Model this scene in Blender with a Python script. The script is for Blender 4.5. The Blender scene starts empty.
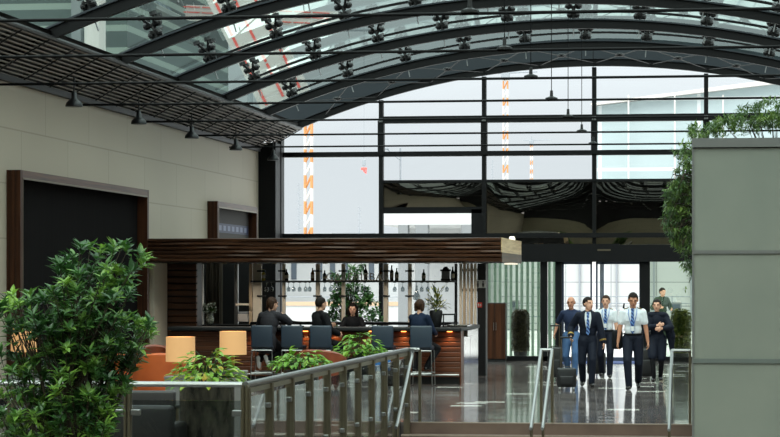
import bpy, bmesh, math, random
from mathutils import Vector, Matrix
V = Vector
PI = math.pi
rnd = random.Random(11)
SC = bpy.context.scene
COL = SC.collection

# ---------------------------------------------------------------- camera facts
F = 2376.0                       # focal length in pixels of the 780 px wide frame
YAW = math.atan(332 / F)         # the camera looks a little to the left of the hall's axis
EYE = 2.05                       # above the upper floor (z = 0)
SN, CS = math.sin(YAW), math.cos(YAW)

def at(x, y, Y):
    """world point seen at pixel x, y on the plane at distance Y down the hall"""
    u = (x - 390) / F
    t = Y / (CS + u * SN)
    return V((t * (u * CS - SN), Y, EYE + (281 - y) * t / F))

def atx(x, y, X):
    u = (x - 390) / F
    t = X / (u * CS - SN)
    return V((X, t * (CS + u * SN), EYE + (281 - y) * t / F))

# ---------------------------------------------------------------- materials
def lin(c):
    return tuple(((v / 255) / 12.92 if v / 255 <= .04045 else ((v / 255 + .055) / 1.055) ** 2.4) for v in c) + (1,)

def base_mat(name):
    m = bpy.data.materials.new(name)
    m.use_nodes = True
    nt = m.node_tree
    return m, nt, nt.nodes['Principled BSDF']

def pm(name, rgb, rough=.5, metal=0., spec=.5, var=None, scale=4., emit=None, es=0., coat=0., stretch=None, bump=0.):
    """principled material; var = second colour mixed in by noise"""
    m, nt, b = base_mat(name)
    b.inputs['Base Color'].default_value = lin(rgb)
    b.inputs['Roughness'].default_value = rough
    b.inputs['Metallic'].default_value = metal
    b.inputs['Specular IOR Level'].default_value = spec
    b.inputs['Coat Weight'].default_value = coat
    if emit:
        b.inputs['Emission Color'].default_value = lin(emit)
        b.inputs['Emission Strength'].default_value = es
    if var or bump:
        tc = nt.nodes.new('ShaderNodeTexCoord')
        mp = nt.nodes.new('ShaderNodeMapping')
        nz = nt.nodes.new('ShaderNodeTexNoise')
        nz.inputs['Scale'].default_value = scale
        nz.inputs['Detail'].default_value = 4
        if stretch: mp.inputs['Scale'].default_value = stretch
        nt.links.new(tc.outputs['Object'], mp.inputs['Vector'])
        nt.links.new(mp.outputs['Vector'], nz.inputs['Vector'])
        if var:
            rp = nt.nodes.new('ShaderNodeValToRGB')
            rp.color_ramp.elements[0].position = .35
            rp.color_ramp.elements[1].position = .65
            rp.color_ramp.elements[0].color = lin(rgb)
            rp.color_ramp.elements[1].color = lin(var)
            nt.links.new(nz.outputs['Fac'], rp.inputs['Fac'])
            nt.links.new(rp.outputs['Color'], b.inputs['Base Color'])
        if bump:
            bp = nt.nodes.new('ShaderNodeBump')
            bp.inputs['Strength'].default_value = bump
            bp.inputs['Distance'].default_value = .02
            nt.links.new(nz.outputs['Fac'], bp.inputs['Height'])
            nt.links.new(bp.outputs['Normal'], b.inputs['Normal'])
    return m

def glass(name, tint, f0=.06, gloss=(255, 255, 255), rough=0., wave=0., wscale=1., grazing=1.):
    """pane: tinted see-through plus mirror that grows at grazing angles"""
    m = bpy.data.materials.new(name)
    m.use_nodes = True
    nt = m.node_tree
    nt.nodes.clear()
    out = nt.nodes.new('ShaderNodeOutputMaterial')
    mix = nt.nodes.new('ShaderNodeMixShader')
    tr = nt.nodes.new('ShaderNodeBsdfTransparent')
    gl = nt.nodes.new('ShaderNodeBsdfGlossy')
    tr.inputs['Color'].default_value = lin(tint)
    gl.inputs['Color'].default_value = lin(gloss)
    gl.inputs['Roughness'].default_value = rough
    lw = nt.nodes.new('ShaderNodeLayerWeight')
    lw.inputs['Blend'].default_value = .5
    pw = nt.nodes.new('ShaderNodeMath'); pw.operation = 'POWER'; pw.inputs[1].default_value = 5.0
    ma = nt.nodes.new('ShaderNodeMath'); ma.operation = 'MULTIPLY_ADD'
    ma.inputs[1].default_value = (1 - f0) * grazing; ma.inputs[2].default_value = f0
    nt.links.new(lw.outputs['Facing'], pw.inputs[0])
    nt.links.new(pw.outputs[0], ma.inputs[0])
    nt.links.new(ma.outputs[0], mix.inputs['Fac'])
    nt.links.new(tr.outputs[0], mix.inputs[1])
    nt.links.new(gl.outputs[0], mix.inputs[2])
    nt.links.new(mix.outputs[0], out.inputs['Surface'])
    if wave:
        tc = nt.nodes.new('ShaderNodeTexCoord')
        nz = nt.nodes.new('ShaderNodeTexNoise'); nz.inputs['Scale'].default_value = wscale; nz.inputs['Detail'].default_value = 1
        bp = nt.nodes.new('ShaderNodeBump'); bp.inputs['Strength'].default_value = 1; bp.inputs['Distance'].default_value = wave
        nt.links.new(tc.outputs['Object'], nz.inputs['Vector'])
        nt.links.new(nz.outputs['Fac'], bp.inputs['Height'])
        nt.links.new(bp.outputs['Normal'], gl.inputs['Normal'])
    return m

def leaf_mat(name, a, b, c, scale=6.):
    m, nt, bs = base_mat(name)
    tc = nt.nodes.new('ShaderNodeTexCoord')
    nz = nt.nodes.new('ShaderNodeTexNoise'); nz.inputs['Scale'].default_value = scale; nz.inputs['Detail'].default_value = 3
    rp = nt.nodes.new('ShaderNodeValToRGB')
    e = rp.color_ramp.elements
    e[0].position = .33; e[0].color = lin(a)
    e[1].position = .7; e[1].color = lin(c)
    n = e.new(.5); n.color = lin(b)
    nt.links.new(tc.outputs['Object'], nz.inputs['Vector'])
    nt.links.new(nz.outputs['Fac'], rp.inputs['Fac'])
    nt.links.new(rp.outputs['Color'], bs.inputs['Base Color'])
    bs.inputs['Roughness'].default_value = .35
    tl = nt.nodes.new('ShaderNodeBsdfTranslucent')
    nt.links.new(rp.outputs['Color'], tl.inputs['Color'])
    mx = nt.nodes.new('ShaderNodeMixShader'); mx.inputs['Fac'].default_value = .3
    nt.links.new(bs.outputs[0], mx.inputs[1]); nt.links.new(tl.outputs[0], mx.inputs[2])
    nt.links.new(mx.outputs[0], nt.nodes['Material Output'].inputs['Surface'])
    return m

def brick_mat(name, c1, c2, mortar, bw, bh, ms, rough, axes='xy', spec=.5, ramp=None, coat=0., rvar=0., offset=.5, tilt=0.):
    """tiles or cladding panels with thin joints, laid in world axes"""
    m, nt, b = base_mat(name)
    tc = nt.nodes.new('ShaderNodeTexCoord')
    sp = nt.nodes.new('ShaderNodeSeparateXYZ'); cb = nt.nodes.new('ShaderNodeCombineXYZ')
    br = nt.nodes.new('ShaderNodeTexBrick')
    nt.links.new(tc.outputs['Object'], sp.inputs[0])
    for k, a in enumerate(axes): nt.links.new(sp.outputs[a.upper()], cb.inputs[k])
    nt.links.new(cb.outputs[0], br.inputs['Vector'])
    br.offset = offset
    br.inputs['Scale'].default_value = 1
    br.inputs['Brick Width'].default_value = bw
    br.inputs['Row Height'].default_value = bh
    br.inputs['Mortar Size'].default_value = ms
    br.inputs['Mortar Smooth'].default_value = 0
    if ramp:
        br.inputs['Color1'].default_value = (0, 0, 0, 1); br.inputs['Color2'].default_value = (1, 1, 1, 1)
        br.inputs['Mortar'].default_value = (.4, .4, .4, 1)
        rp = nt.nodes.new('ShaderNodeValToRGB'); rp.color_ramp.interpolation = 'CONSTANT'
        e = rp.color_ramp.elements
        e[0].position = 0; e[0].color = lin(ramp[0][1]); e[1].position = ramp[1][0]; e[1].color = lin(ramp[1][1])
        for p, c in ramp[2:]:
            q = e.new(p); q.color = lin(c)
        nt.links.new(br.outputs['Color'], rp.inputs['Fac'])
        nt.links.new(rp.outputs['Color'], b.inputs['Base Color'])
    else:
        br.inputs['Color1'].default_value = lin(c1); br.inputs['Color2'].default_value = lin(c2)
        br.inputs['Mortar'].default_value = lin(mortar)
        nt.links.new(br.outputs['Color'], b.inputs['Base Color'])
    b.inputs['Roughness'].default_value = rough
    b.inputs['Specular IOR Level'].default_value = spec
    b.inputs['Coat Weight'].default_value = coat
    if tilt:                        # every tile lies a hair off level
        wn = nt.nodes.new('ShaderNodeTexWhiteNoise'); wn.noise_dimensions = '1D'
        sc_ = nt.nodes.new('ShaderNodeMath'); sc_.operation = 'MULTIPLY'; sc_.inputs[1].default_value = 971.3
        nt.links.new(br.outputs['Color'], sc_.inputs[0]); nt.links.new(sc_.outputs[0], wn.inputs['W'])
        sub = nt.nodes.new('ShaderNodeVectorMath'); sub.operation = 'SUBTRACT'; sub.inputs[1].default_value = (.5, .5, .5)
        mul = nt.nodes.new('ShaderNodeVectorMath'); mul.operation = 'MULTIPLY'; mul.inputs[1].default_value = (tilt, tilt, 0)
        ge = nt.nodes.new('ShaderNodeNewGeometry')
        ad = nt.nodes.new('ShaderNodeVectorMath'); ad.operation = 'ADD'
        no = nt.nodes.new('ShaderNodeVectorMath'); no.operation = 'NORMALIZE'
        nt.links.new(wn.outputs['Color'], sub.inputs[0]); nt.links.new(sub.outputs[0], mul.inputs[0])
        nt.links.new(mul.outputs[0], ad.inputs[0]); nt.links.new(ge.outputs['Normal'], ad.inputs[1])
        nt.links.new(ad.outputs[0], no.inputs[0]); nt.links.new(no.outputs[0], b.inputs['Normal'])
    if rvar:
        nz = nt.nodes.new('ShaderNodeTexNoise'); nz.inputs['Scale'].default_value = 1.2
        mr = nt.nodes.new('ShaderNodeMapRange'); mr.inputs['To Min'].default_value = max(.02, rough - rvar); mr.inputs['To Max'].default_value = rough + rvar
        nt.links.new(tc.outputs['Object'], nz.inputs['Vector'])
        nt.links.new(nz.outputs['Fac'], mr.inputs['Value'])
        nt.links.new(mr.outputs['Result'], b.inputs['Roughness'])
    return m

def wood_mat(name, a, b2, axis='x', scale=3., rough=.4, spec=.5):
    m, nt, b = base_mat(name)
    tc = nt.nodes.new('ShaderNodeTexCoord')
    mp = nt.nodes.new('ShaderNodeMapping')
    st = {'x': (.25, 8, 8), 'y': (8, .25, 8), 'z': (8, 8, .25)}[axis]
    mp.inputs['Scale'].default_value = st
    nz = nt.nodes.new('ShaderNodeTexNoise'); nz.inputs['Scale'].default_value = scale; nz.inputs['Detail'].default_value = 5
    nz.inputs['Distortion'].default_value = .6
    rp = nt.nodes.new('ShaderNodeValToRGB')
    rp.color_ramp.elements[0].position = .35; rp.color_ramp.elements[0].color = lin(a)
    rp.color_ramp.elements[1].position = .68; rp.color_ramp.elements[1].color = lin(b2)
    nt.links.new(tc.outputs['Object'], mp.inputs['Vector'])
    nt.links.new(mp.outputs['Vector'], nz.inputs['Vector'])
    nt.links.new(nz.outputs['Fac'], rp.inputs['Fac'])
    nt.links.new(rp.outputs['Color'], b.inputs['Base Color'])
    b.inputs['Roughness'].default_value = rough
    b.inputs['Specular IOR Level'].default_value = spec
    return m

def stripe_mat(name, a, b2, scale, axis='DIAGONAL', rough=.5):
    m, nt, b = base_mat(name)
    tc = nt.nodes.new('ShaderNodeTexCoord')
    wv = nt.nodes.new('ShaderNodeTexWave'); wv.bands_direction = axis
    wv.inputs['Scale'].default_value = scale
    rp = nt.nodes.new('ShaderNodeValToRGB'); rp.color_ramp.interpolation = 'CONSTANT'
    rp.color_ramp.elements[0].color = lin(a); rp.color_ramp.elements[1].position = .55; rp.color_ramp.elements[1].color = lin(b2)
    nt.links.new(tc.outputs['Object'], wv.inputs['Vector'])
    nt.links.new(wv.outputs['Color'], rp.inputs['Fac'])
    nt.links.new(rp.outputs['Color'], b.inputs['Base Color'])
    b.inputs['Roughness'].default_value = rough
    return m

# ---------------------------------------------------------------- mesh builder
def frame_of(d):
    d = d.normalized()
    a = V((0, 0, 1)) if abs(d.z) < .9 else V((1, 0, 0))
    s = d.cross(a).normalized()
    return s, s.cross(d).normalized()

class MB:
    def __init__(s): s.v = []; s.f = []; s.m = []
    def add(s, vs, fs, mi=0):
        o = len(s.v); s.v += [tuple(p) for p in vs]
        s.f += [tuple(i + o for i in f) for f in fs]; s.m += [mi] * len(fs)
        return s
    def box(s, lo, hi, mi=0, M=None):
        x0, y0, z0 = lo; x1, y1, z1 = hi
        p = [V(q) for q in ((x0, y0, z0), (x1, y0, z0), (x1, y1, z0), (x0, y1, z0), (x0, y0, z1), (x1, y0, z1), (x1, y1, z1), (x0, y1, z1))]
        if M: p = [M @ q for q in p]
        return s.add(p, [(0, 3, 2, 1), (4, 5, 6, 7), (0, 1, 5, 4), (1, 2, 6, 5), (2, 3, 7, 6), (3, 0, 4, 7)], mi)
    def cbox(s, c, d, mi=0, M=None):
        return s.box([c[i] - d[i] / 2 for i in range(3)], [c[i] + d[i] / 2 for i in range(3)], mi, M)
    def rbox(s, lo, hi, r=.03, mi=0, M=None, seg=3):
        """box with rounded edges"""
        b = bmesh.new(); bmesh.ops.create_cube(b, size=1)
        c = [(lo[i] + hi[i]) / 2 for i in range(3)]; d = [hi[i] - lo[i] for i in range(3)]
        for q in b.verts: q.co = V([q.co[i] * d[i] + c[i] for i in range(3)])
        bmesh.ops.bevel(b, geom=b.edges[:], offset=min(r, min(d) * .49), segments=seg, profile=.5, affect='EDGES')
        b.verts.index_update()
        vs = [(M @ q.co if M else q.co.copy()) for q in b.verts]; fs = [[q.index for q in f.verts] for f in b.faces]
        b.free()
        return s.add(vs, fs, mi)
    def tube(s, p0, p1, r0, r1=None, n=8, mi=0, cap=True):
        p0 = V(p0); p1 = V(p1); r1 = r0 if r1 is None else r1
        a, b = frame_of(p1 - p0)
        vs = []
        for p, r in ((p0, r0), (p1, r1)):
            for k in range(n):
                t = 2 * PI * k / n; vs.append(p + a * (r * math.cos(t)) + b * (r * math.sin(t)))
        fs = [(k, (k + 1) % n, n + (k + 1) % n, n + k) for k in range(n)]
        if cap: fs += [tuple(range(n - 1, -1, -1)), tuple(range(n, 2 * n))]
        return s.add(vs, fs, mi)
    def path(s, pts, r, n=8, mi=0, closed=False):
        """pipe along a polyline, radius r or a list"""
        pts = [V(p) for p in pts]; N = len(pts)
        rs = r if isinstance(r, (list, tuple)) else [r] * N
        vs = []; a = None
        for i, p in enumerate(pts):
            q0 = pts[i - 1] if i or closed else p; q1 = pts[(i + 1) % N] if i < N - 1 or closed else p
            d = (q1 - q0).normalized()
            if a is None: a, _ = frame_of(d)
            a = (a - d * a.dot(d)).normalized(); b = d.cross(a)
            for k in range(n):
                t = 2 * PI * k / n; vs.append(p + a * (rs[i] * math.cos(t)) + b * (rs[i] * math.sin(t)))
        fs = []
        for i in range(N if closed else N - 1):
            j = (i + 1) % N
            fs += [(i * n + k, i * n + (k + 1) % n, j * n + (k + 1) % n, j * n + k) for k in range(n)]
        if not closed: fs += [tuple(range(n - 1, -1, -1)), tuple(range((N - 1) * n, N * n))]
        return s.add(vs, fs, mi)
    def lathe(s, prof, c=(0, 0, 0), n=20, mi=0, sx=1., sy=1.):
        """profile of (radius, z)"""
        vs = []; 
        for r, z in prof:
            for k in range(n):
                t = 2 * PI * k / n; vs.append((c[0] + r * sx * math.cos(t), c[1] + r * sy * math.sin(t), c[2] + z))
        fs = []
        for i in range(len(prof) - 1):
            fs += [(i * n + k, i * n + (k + 1) % n, (i + 1) * n + (k + 1) % n, (i + 1) * n + k) for k in range(n)]
        if prof[0][0] > 1e-5: fs.append(tuple(range(n - 1, -1, -1)))
        if prof[-1][0] > 1e-5: fs.append(tuple(range((len(prof) - 1) * n, len(prof) * n)))
        return s.add(vs, fs, mi)
    def ell(s, c, r, n=12, m=8, mi=0, M=None):
        vs = []; c = V(c)
        r = (r, r, r) if not isinstance(r, (tuple, list)) else r
        for i in range(1, m):
            ph = PI * i / m
            for k in range(n):
                t = 2 * PI * k / n
                q = V((r[0] * math.sin(ph) * math.cos(t), r[1] * math.sin(ph) * math.sin(t), r[2] * math.cos(ph)))
                vs.append(c + (M @ q if M else q))
        q = V((0, 0, r[2])); top = len(vs); vs.append(c + (M @ q if M else q)); vs.append(c - (M @ q if M else q))
        fs = []
        for i in range(m - 2):
            fs += [(i * n + k, (i + 1) * n + k, (i + 1) * n + (k + 1) % n, i * n + (k + 1) % n) for k in range(n)]
        fs += [(top, k, (k + 1) % n) for k in range(n)]
        fs += [(top + 1, (m - 2) * n + (k + 1) % n, (m - 2) * n + k) for k in range(n)]
        return s.add(vs, fs, mi)
    def cap(s, p0, p1, r0, r1, n=10, mi=0):
        """closed tapered capsule"""
        p0 = V(p0); p1 = V(p1); d = p1 - p0
        if d.length < 1e-6: return s.ell(p0, max(r0, r1), mi=mi)
        d.normalize(); a, b = frame_of(d)
        rings = []
        for th in (80, 55, 28, 0):
            t = math.radians(th); rings.append((p0 - d * r0 * math.sin(t), r0 * math.cos(t)))
        for th in (0, 28, 55, 80):
            t = math.radians(th); rings.append((p1 + d * r1 * math.sin(t), r1 * math.cos(t)))
        vs = []
        for p, r in rings:
            for k in range(n):
                t = 2 * PI * k / n; vs.append(p + a * (r * math.cos(t)) + b * (r * math.sin(t)))
        fs = []
        for i in range(len(rings) - 1):
            fs += [(i * n + k, i * n + (k + 1) % n, (i + 1) * n + (k + 1) % n, (i + 1) * n + k) for k in range(n)]
        fs += [tuple(range(n - 1, -1, -1)), tuple(range((len(rings) - 1) * n, len(rings) * n))]
        return s.add(vs, fs, mi)
    def leaf(s, p, d, up, L, w, mi=0, droop=.15):
        d = d.normalized(); side = d.cross(up)
        if side.length < 1e-3: side = d.cross(V((1, 0, .3)))
        side.normalize(); nn = side.cross(d).normalized()
        m1 = p + d * L * .45 - nn * w * .12; tip = p + d * L - nn * L * droop
        l1 = p + d * L * .42 + side * w * .5 + nn * w * .1; r1 = p + d * L * .42 - side * w * .5 + nn * w * .1
        l2 = p + d * L * .75 + side * w * .33 - nn * L * droop * .4; r2 = p + d * L * .75 - side * w * .33 - nn * L * droop * .4
        m2 = p + d * L * .76 - nn * (w * .1 + L * droop * .5)
        return s.add([p, l1, m1, r1, l2, m2, r2, tip], [(0, 2, 1), (0, 3, 2), (1, 2, 5, 4), (2, 3, 6, 5), (4, 5, 7), (5, 6, 7)], mi)
    def build(s, name, mats, parent=None, smooth=False, loc=None):
        me = bpy.data.meshes.new(name)
        me.from_pydata([tuple(q) for q in s.v], [], s.f)
        mats = mats if isinstance(mats, (list, tuple)) else [mats]
        for q in mats: me.materials.append(q)
        if len(mats) > 1: me.polygons.foreach_set('material_index', s.m)
        if smooth: me.polygons.foreach_set('use_smooth', [True] * len(me.polygons))
        me.update()
        o = bpy.data.objects.new(name, me); COL.objects.link(o)
        if parent: o.parent = parent
        if loc: o.location = loc
        if smooth: 
            try: me.set_sharp_from_angle(angle=math.radians(50))
            except Exception: pass
        return o

def tag(o, label, cat, group=None, kind=None):
    o['label'] = label; o['category'] = cat
    if group: o['group'] = group
    if kind: o['kind'] = kind
    return o

def thing(name, label, cat, loc=(0, 0, 0), rz=0., group=None):
    o = bpy.data.objects.new(name, None); COL.objects.link(o)
    o.location = loc; o.rotation_euler = (0, 0, rz); o.empty_display_size = .1
    return tag(o, label, cat, group)

def struct(o, label=None):
    o['kind'] = 'structure'
    if label: o['label'] = label
    return o

def sroot(name, label=None, loc=(0, 0, 0)):
    o = bpy.data.objects.new(name, None); COL.objects.link(o); o.location = loc
    return struct(o, label)

def dup(root, loc, rz=None, label=None):
    kids = {}
    for o in list(COL.objects):
        if o.parent: kids.setdefault(o.parent, []).append(o)
    def rec(o, par):
        c = o.copy(); COL.objects.link(c)
        if par: c.parent = par
        for k in kids.get(o, []): rec(k, c)
        return c
    r = rec(root, None); r.location = loc
    if rz is not None: r.rotation_euler = (0, 0, rz)
    if label: r['label'] = label
    return r

def remesh(mb, name, mat, parent, vox=.009, smooth=2, loc=None):
    """one continuous skin grown over overlapping closed shapes"""
    o = mb.build('tmp', mat)
    md = o.modifiers.new('r', 'REMESH'); md.mode = 'VOXEL'; md.voxel_size = vox; md.use_smooth_shade = True
    if smooth:
        ms = o.modifiers.new('s', 'SMOOTH'); ms.iterations = smooth; ms.factor = .5
    dg = bpy.context.evaluated_depsgraph_get()
    me = bpy.data.meshes.new_from_object(o.evaluated_get(dg))
    me.name = name
    if not me.materials: me.materials.append(mat)
    old = o.data
    bpy.data.objects.remove(o); bpy.data.meshes.remove(old)
    me.polygons.foreach_set('use_smooth', [True] * len(me.polygons))
    n = bpy.data.objects.new(name, me); COL.objects.link(n)
    if parent: n.parent = parent
    if loc: n.location = loc
    return n
# ---------------------------------------------------------------- material library
M = {}
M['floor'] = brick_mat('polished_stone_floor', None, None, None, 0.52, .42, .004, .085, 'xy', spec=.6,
                       ramp=[(0, (92, 85, 83)), (.3, (108, 100, 98)), (.55, (98, 93, 94)), (.75, (118, 110, 107)), (.94, (236, 230, 222))], rvar=.02, tilt=.008)  # palest tiles carry bright sky reflections in their colour
M['step'] = pm('brown_stone_step', (98, 80, 72), .35, var=(112, 92, 82), scale=3)
M['stepedge'] = pm('step_edge', (150, 134, 122), .4)
M['wall'] = brick_mat('beige_wall_panels', (176, 165, 148), (171, 160, 143), (150, 140, 124), 2.9, .92, .012, .55, 'yz', spec=.3, offset=.5)
M['wallb'] = brick_mat('beige_back_wall', (150, 143, 122), (146, 139, 118), (120, 113, 96), 2.4, .9, .01, .6, 'xz', spec=.3)
M['steel'] = pm('charcoal_steel', (13, 13, 15), .5, 0, .2)
M['flange'] = pm('grey_steel_flange', (50, 55, 61), .4, .2, .4)
M['rod'] = pm('dark_tie_rod', (10, 10, 12), .6, spec=.12)
M['slat'] = pm('grey_louvre_slat', (150, 142, 136), .6, spec=.2)
M['dark'] = pm('near_black', (16, 16, 18), .5)
M['soffit'] = pm('dark_soffit', (24, 24, 26), .7)
M['roofglass'] = glass('teal_roof_glass', (192, 210, 205), .14, (196, 222, 216))
M['clear'] = glass('clear_facade_glass', (238, 244, 244), .035)
M['green'] = glass('green_facade_glass', (176, 192, 180), .10)
M['black_glass'] = glass('black_mirror_glass', (0, 0, 0), .30, (236, 228, 214), .01, wave=.006, wscale=.6, grazing=.3)
M['rail_glass'] = glass('balustrade_glass', (222, 226, 226), .03)
M['chrome'] = pm('brushed_stainless', (150, 150, 150), .34, 1.)
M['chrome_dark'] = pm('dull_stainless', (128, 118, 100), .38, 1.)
M['wood'] = wood_mat('dark_walnut', (46, 28, 18), (84, 52, 33), 'x', spec=.25)
M['woodz'] = wood_mat('walnut_jamb', (48, 27, 17), (80, 47, 29), 'z', spec=.2)
M['woody'] = wood_mat('walnut_end', (44, 25, 15), (92, 56, 33), 'y')
M['lit_wood'] = wood_mat('lit_end_wood', (190, 158, 118), (228, 200, 160), 'y', rough=.4)
M['bar_wood'] = wood_mat('orange_walnut_bar', (68, 35, 18), (116, 64, 33), 'x')
M['gold'] = pm('brass_edge', (170, 130, 70), .35, .8)
M['ground'] = pm('pale_paving', (205, 205, 202), .8, var=(190, 190, 188), scale=.5)

# ---------------------------------------------------------------- hall proportions
YF = 61.0                      # glass end wall
BAY = 4.63                     # distance between roof arches
XL, XR = -11.8, 5.2            # side walls
XC, R0 = -3.2, 20.0            # barrel roof axis and arch radius
ZC = 7.52 - R0
LOW = -1.02                    # lower floor
YS = 34.3                      # top edge of the stairs
XB = -4.53                     # side balustrade
YB = 22.4                      # front balustrade
def arch_z(x, r=R0): return ZC + math.sqrt(r * r - (x - XC) ** 2)
def arc(x0, x1, r, n): 
    a0 = math.asin((x0 - XC) / r); a1 = math.asin((x1 - XC) / r)
    return [(XC + r * math.sin(a0 + (a1 - a0) * i / n), ZC + r * math.cos(a0 + (a1 - a0) * i / n)) for i in range(n + 1)]

# ---------------------------------------------------------------- floors and stairs
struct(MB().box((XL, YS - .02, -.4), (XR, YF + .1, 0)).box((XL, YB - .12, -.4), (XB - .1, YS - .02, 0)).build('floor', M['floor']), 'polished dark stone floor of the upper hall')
struct(MB().box((XL, YB - .14, LOW), (XB - .08, YB, -.4)).box((XB - .14, YB, LOW), (XB - .06, YS, -.4)).build('trim_terrace_edge', M['step']))
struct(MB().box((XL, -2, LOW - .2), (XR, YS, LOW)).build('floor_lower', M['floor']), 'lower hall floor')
st = MB(); NS = 6; RISE = -LOW / NS; TREAD = .30
st.box((XB - .06, YS - .03, -RISE), (.3, YS - .015, -.012), 0).box((XB - .06, YS - .035, -.014), (.3, YS - .0, .003), 1)
for k in range(1, NS):
    st.box((XB - .06, YS - TREAD * k, LOW), (.3, YS - TREAD * (k - 1) - .02, -RISE * k), 0)
    st.box((XB - .06, YS - TREAD * k - .006, -RISE * k - .02), (.3, YS - TREAD * k + .03, -RISE * k + .003), 1)
struct(st.build('stairs', [M['step'], M['stepedge']]), 'dark stone steps down from the hall')

# ---------------------------------------------------------------- walls
struct(MB().box((XL - .4, -2, LOW), (XL, YF - 1.0, 5.5)).build('wall_left', M['wall']), 'beige panelled left wall')
struct(MB().box((XR, -2, LOW), (XR + .4, YF, 5.7)).build('wall_right', M['wall']))
wb = MB(); pts = arc(XL, XR, R0 + .5, 16)
wb.box((XL, -2.3, LOW), (XR, -2, 4.4))
struct(wb.build('wall_back', M['wallb']))
wb = MB()
for i in range(16):
    wb.box((pts[i][0], -2.3, 4.4), (pts[i + 1][0], -2.02, max(pts[i][1], pts[i + 1][1])))
struct(wb.build('wall_back_upper', M['soffit']))
bs = MB().box((XL, 38.0 - 40, 0), (XL + .02, YF - 1, .1)); struct(bs.build('baseboard_left', M['dark']))

# ---------------------------------------------------------------- roof
XG = -10.82                     # upper edge of the louvre strip, where the glass starts
gl = MB(); RG = R0 + .66
ap = arc(XL - .35, XR, RG, 40)
Y0 = 1.0
gl.add([(x, y, z) for y in (Y0, YF + .3) for x, z in ap], [(i, i + 1, 41 + i + 1, 41 + i) for i in range(40)])
struct(gl.build('ceiling', M['roofglass'], smooth=True), 'barrel vault of teal glass')
sol = MB(); ap2 = arc(XL - .3, XR + .3, RG, 40)
sol.add([(x, y, z) for y in (-2.3, Y0) for x, z in ap2], [(i, i + 1, 41 + i + 1, 41 + i) for i in range(40)])
sol.add([(x, y, z + .15) for y in (-2.3, Y0) for x, z in ap2], [(i, 41 + i, 41 + i + 1, i + 1) for i in range(40)])
struct(sol.build('ceiling_rear', M['soffit'], smooth=True))
# glazing seams parallel to the arches, half way between them, and along the hall
def arc_bar(mb, y, x0, x1, r, dw, dh, n=40, mi=0):
    p = arc(x0, x1, r, n); q = arc(x0, x1, r + dh, n)
    vs = []
    for (a, b), (c, d) in zip(p, q): vs += [(a, y - dw / 2, b), (a, y + dw / 2, b), (c, y + dw / 2, d), (c, y - dw / 2, d)]
    fs = []
    for i in range(n):
        for k in range(4): fs.append((i * 4 + k, i * 4 + (k + 1) % 4, i * 4 + 4 + (k + 1) % 4, i * 4 + 4 + k))
    fs += [(0, 3, 2, 1), (n * 4, n * 4 + 1, n * 4 + 2, n * 4 + 3)]
    return mb.add(vs, fs, mi)
for k in range(12):
    struct(arc_bar(MB(), YF - BAY * (k + .5), XG, XR, RG - .03, .05, .05).build('ceiling_seam', M['steel']))
# arches: black box rib with a lighter top flange; spider fittings that carry the glass
STEP = 1.42 / R0
fit_mesh = None
def fitting_mb():
    f = MB()
    f.box((-.02, -.05, 0), (.02, .05, .25)).tube((0, 0, -.32), (0, 0, .05), .012, n=6, mi=1).box((-.10, -.04, .02), (.10, .04, .10))
    for sx in (-1, 1):
        for sy in (-1, 1):
            f.tube((0, 0, .17), (sx * .10, sy * .17, .36), .026, .02, 6)
            f.tube((sx * .10, sy * .17, .34), (sx * .10, sy * .17, .40), .06, .06, 8)
        f.tube((sx * .03, -.12, .10), (sx * .09, .1, .16), .03, .03, 6)
        f.ell((sx * .09, 0, .24), (.07, .09, .06), 8, 6).ell((sx * .07, -.06, .07), (.05, .07, .05), 8, 6)
    return f
for k in range(0, 13):
    y = YF - BAY * k if k else YF - .12
    ar = MB(); arc_bar(ar, y, XL + .05, XR, R0 + .02, .12, .18, 48)
    arch = struct(ar.build('ceiling_arch', M['steel'], loc=(0, 0, 0)), 'black steel roof arch')
    fl = arc_bar(MB(), y, XL + .05, XR, R0 + .20, .22, .03, 48).build('flange', M['flange'], arch)
    if k == 0 or k > 8: continue
    a = -5
    for i in range(-5, 6):
        an = i * STEP
        if fit_mesh is None:
            o = fitting_mb().build('spider_fitting', [M['dark'], M['chrome']], arch, smooth=False); fit_mesh = o.data
        else:
            o = bpy.data.objects.new('spider_fitting', fit_mesh); COL.objects.link(o); o.parent = arch
        r = R0 + .23
        o.location = (XC + r * math.sin(an), y, ZC + r * math.cos(an)); o.rotation_euler = (0, an, 0); o.scale = (1.2, 1.2, 1.15)
# bracing between the end arch and its neighbour
br = MB()
for i in range(-5, 5):
    a0, a1 = i * STEP, (i + 1) * STEP
    for s in (0, 1):
        p0 = V((XC + (R0 + .1) * math.sin(a0), YF - BAY if s else YF - .2, ZC + (R0 + .1) * math.cos(a0)))
        p1 = V((XC + (R0 + .1) * math.sin(a1), YF - .2 if s else YF - BAY, ZC + (R0 + .1) * math.cos(a1)))
        br.tube(p0, p1, .012, n=6)
    am = (a0 + a1) / 2
    br.ell((XC + (R0 + .1) * math.sin(am), YF - BAY / 2 - .1, ZC + (R0 + .1) * math.cos(am)), (.12, .12, .05), 8, 6)
struct(br.build('ceiling_bracing', M['steel']))
ga = MB(); arc_bar(ga, YF - .02, XL, XR, R0 + .18, .06, .56, 48)
struct(ga.build('trim_gable', M['flange']))
# tie rods with a hanger each
ZT = 5.285
for k in range(1, 9):
    y = YF - BAY * k
    t = struct(MB().tube((XL, y, ZT), (XR, y, ZT), .021, n=8).build('tie_rod', M['rod']), 'thin black tie rod across the hall')
    MB().tube((-3.02, y, ZT), (-3.02, y, arch_z(-3.02)), .008, n=6).build('hanger', M['rod'], t)
    MB().lathe([(.11, 0), (.11, .03), (.03, .06), (.025, .16), (.0, .17)], (-3.02, y, ZT + .01), 10).build('clamp', M['dark'], t)
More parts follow.
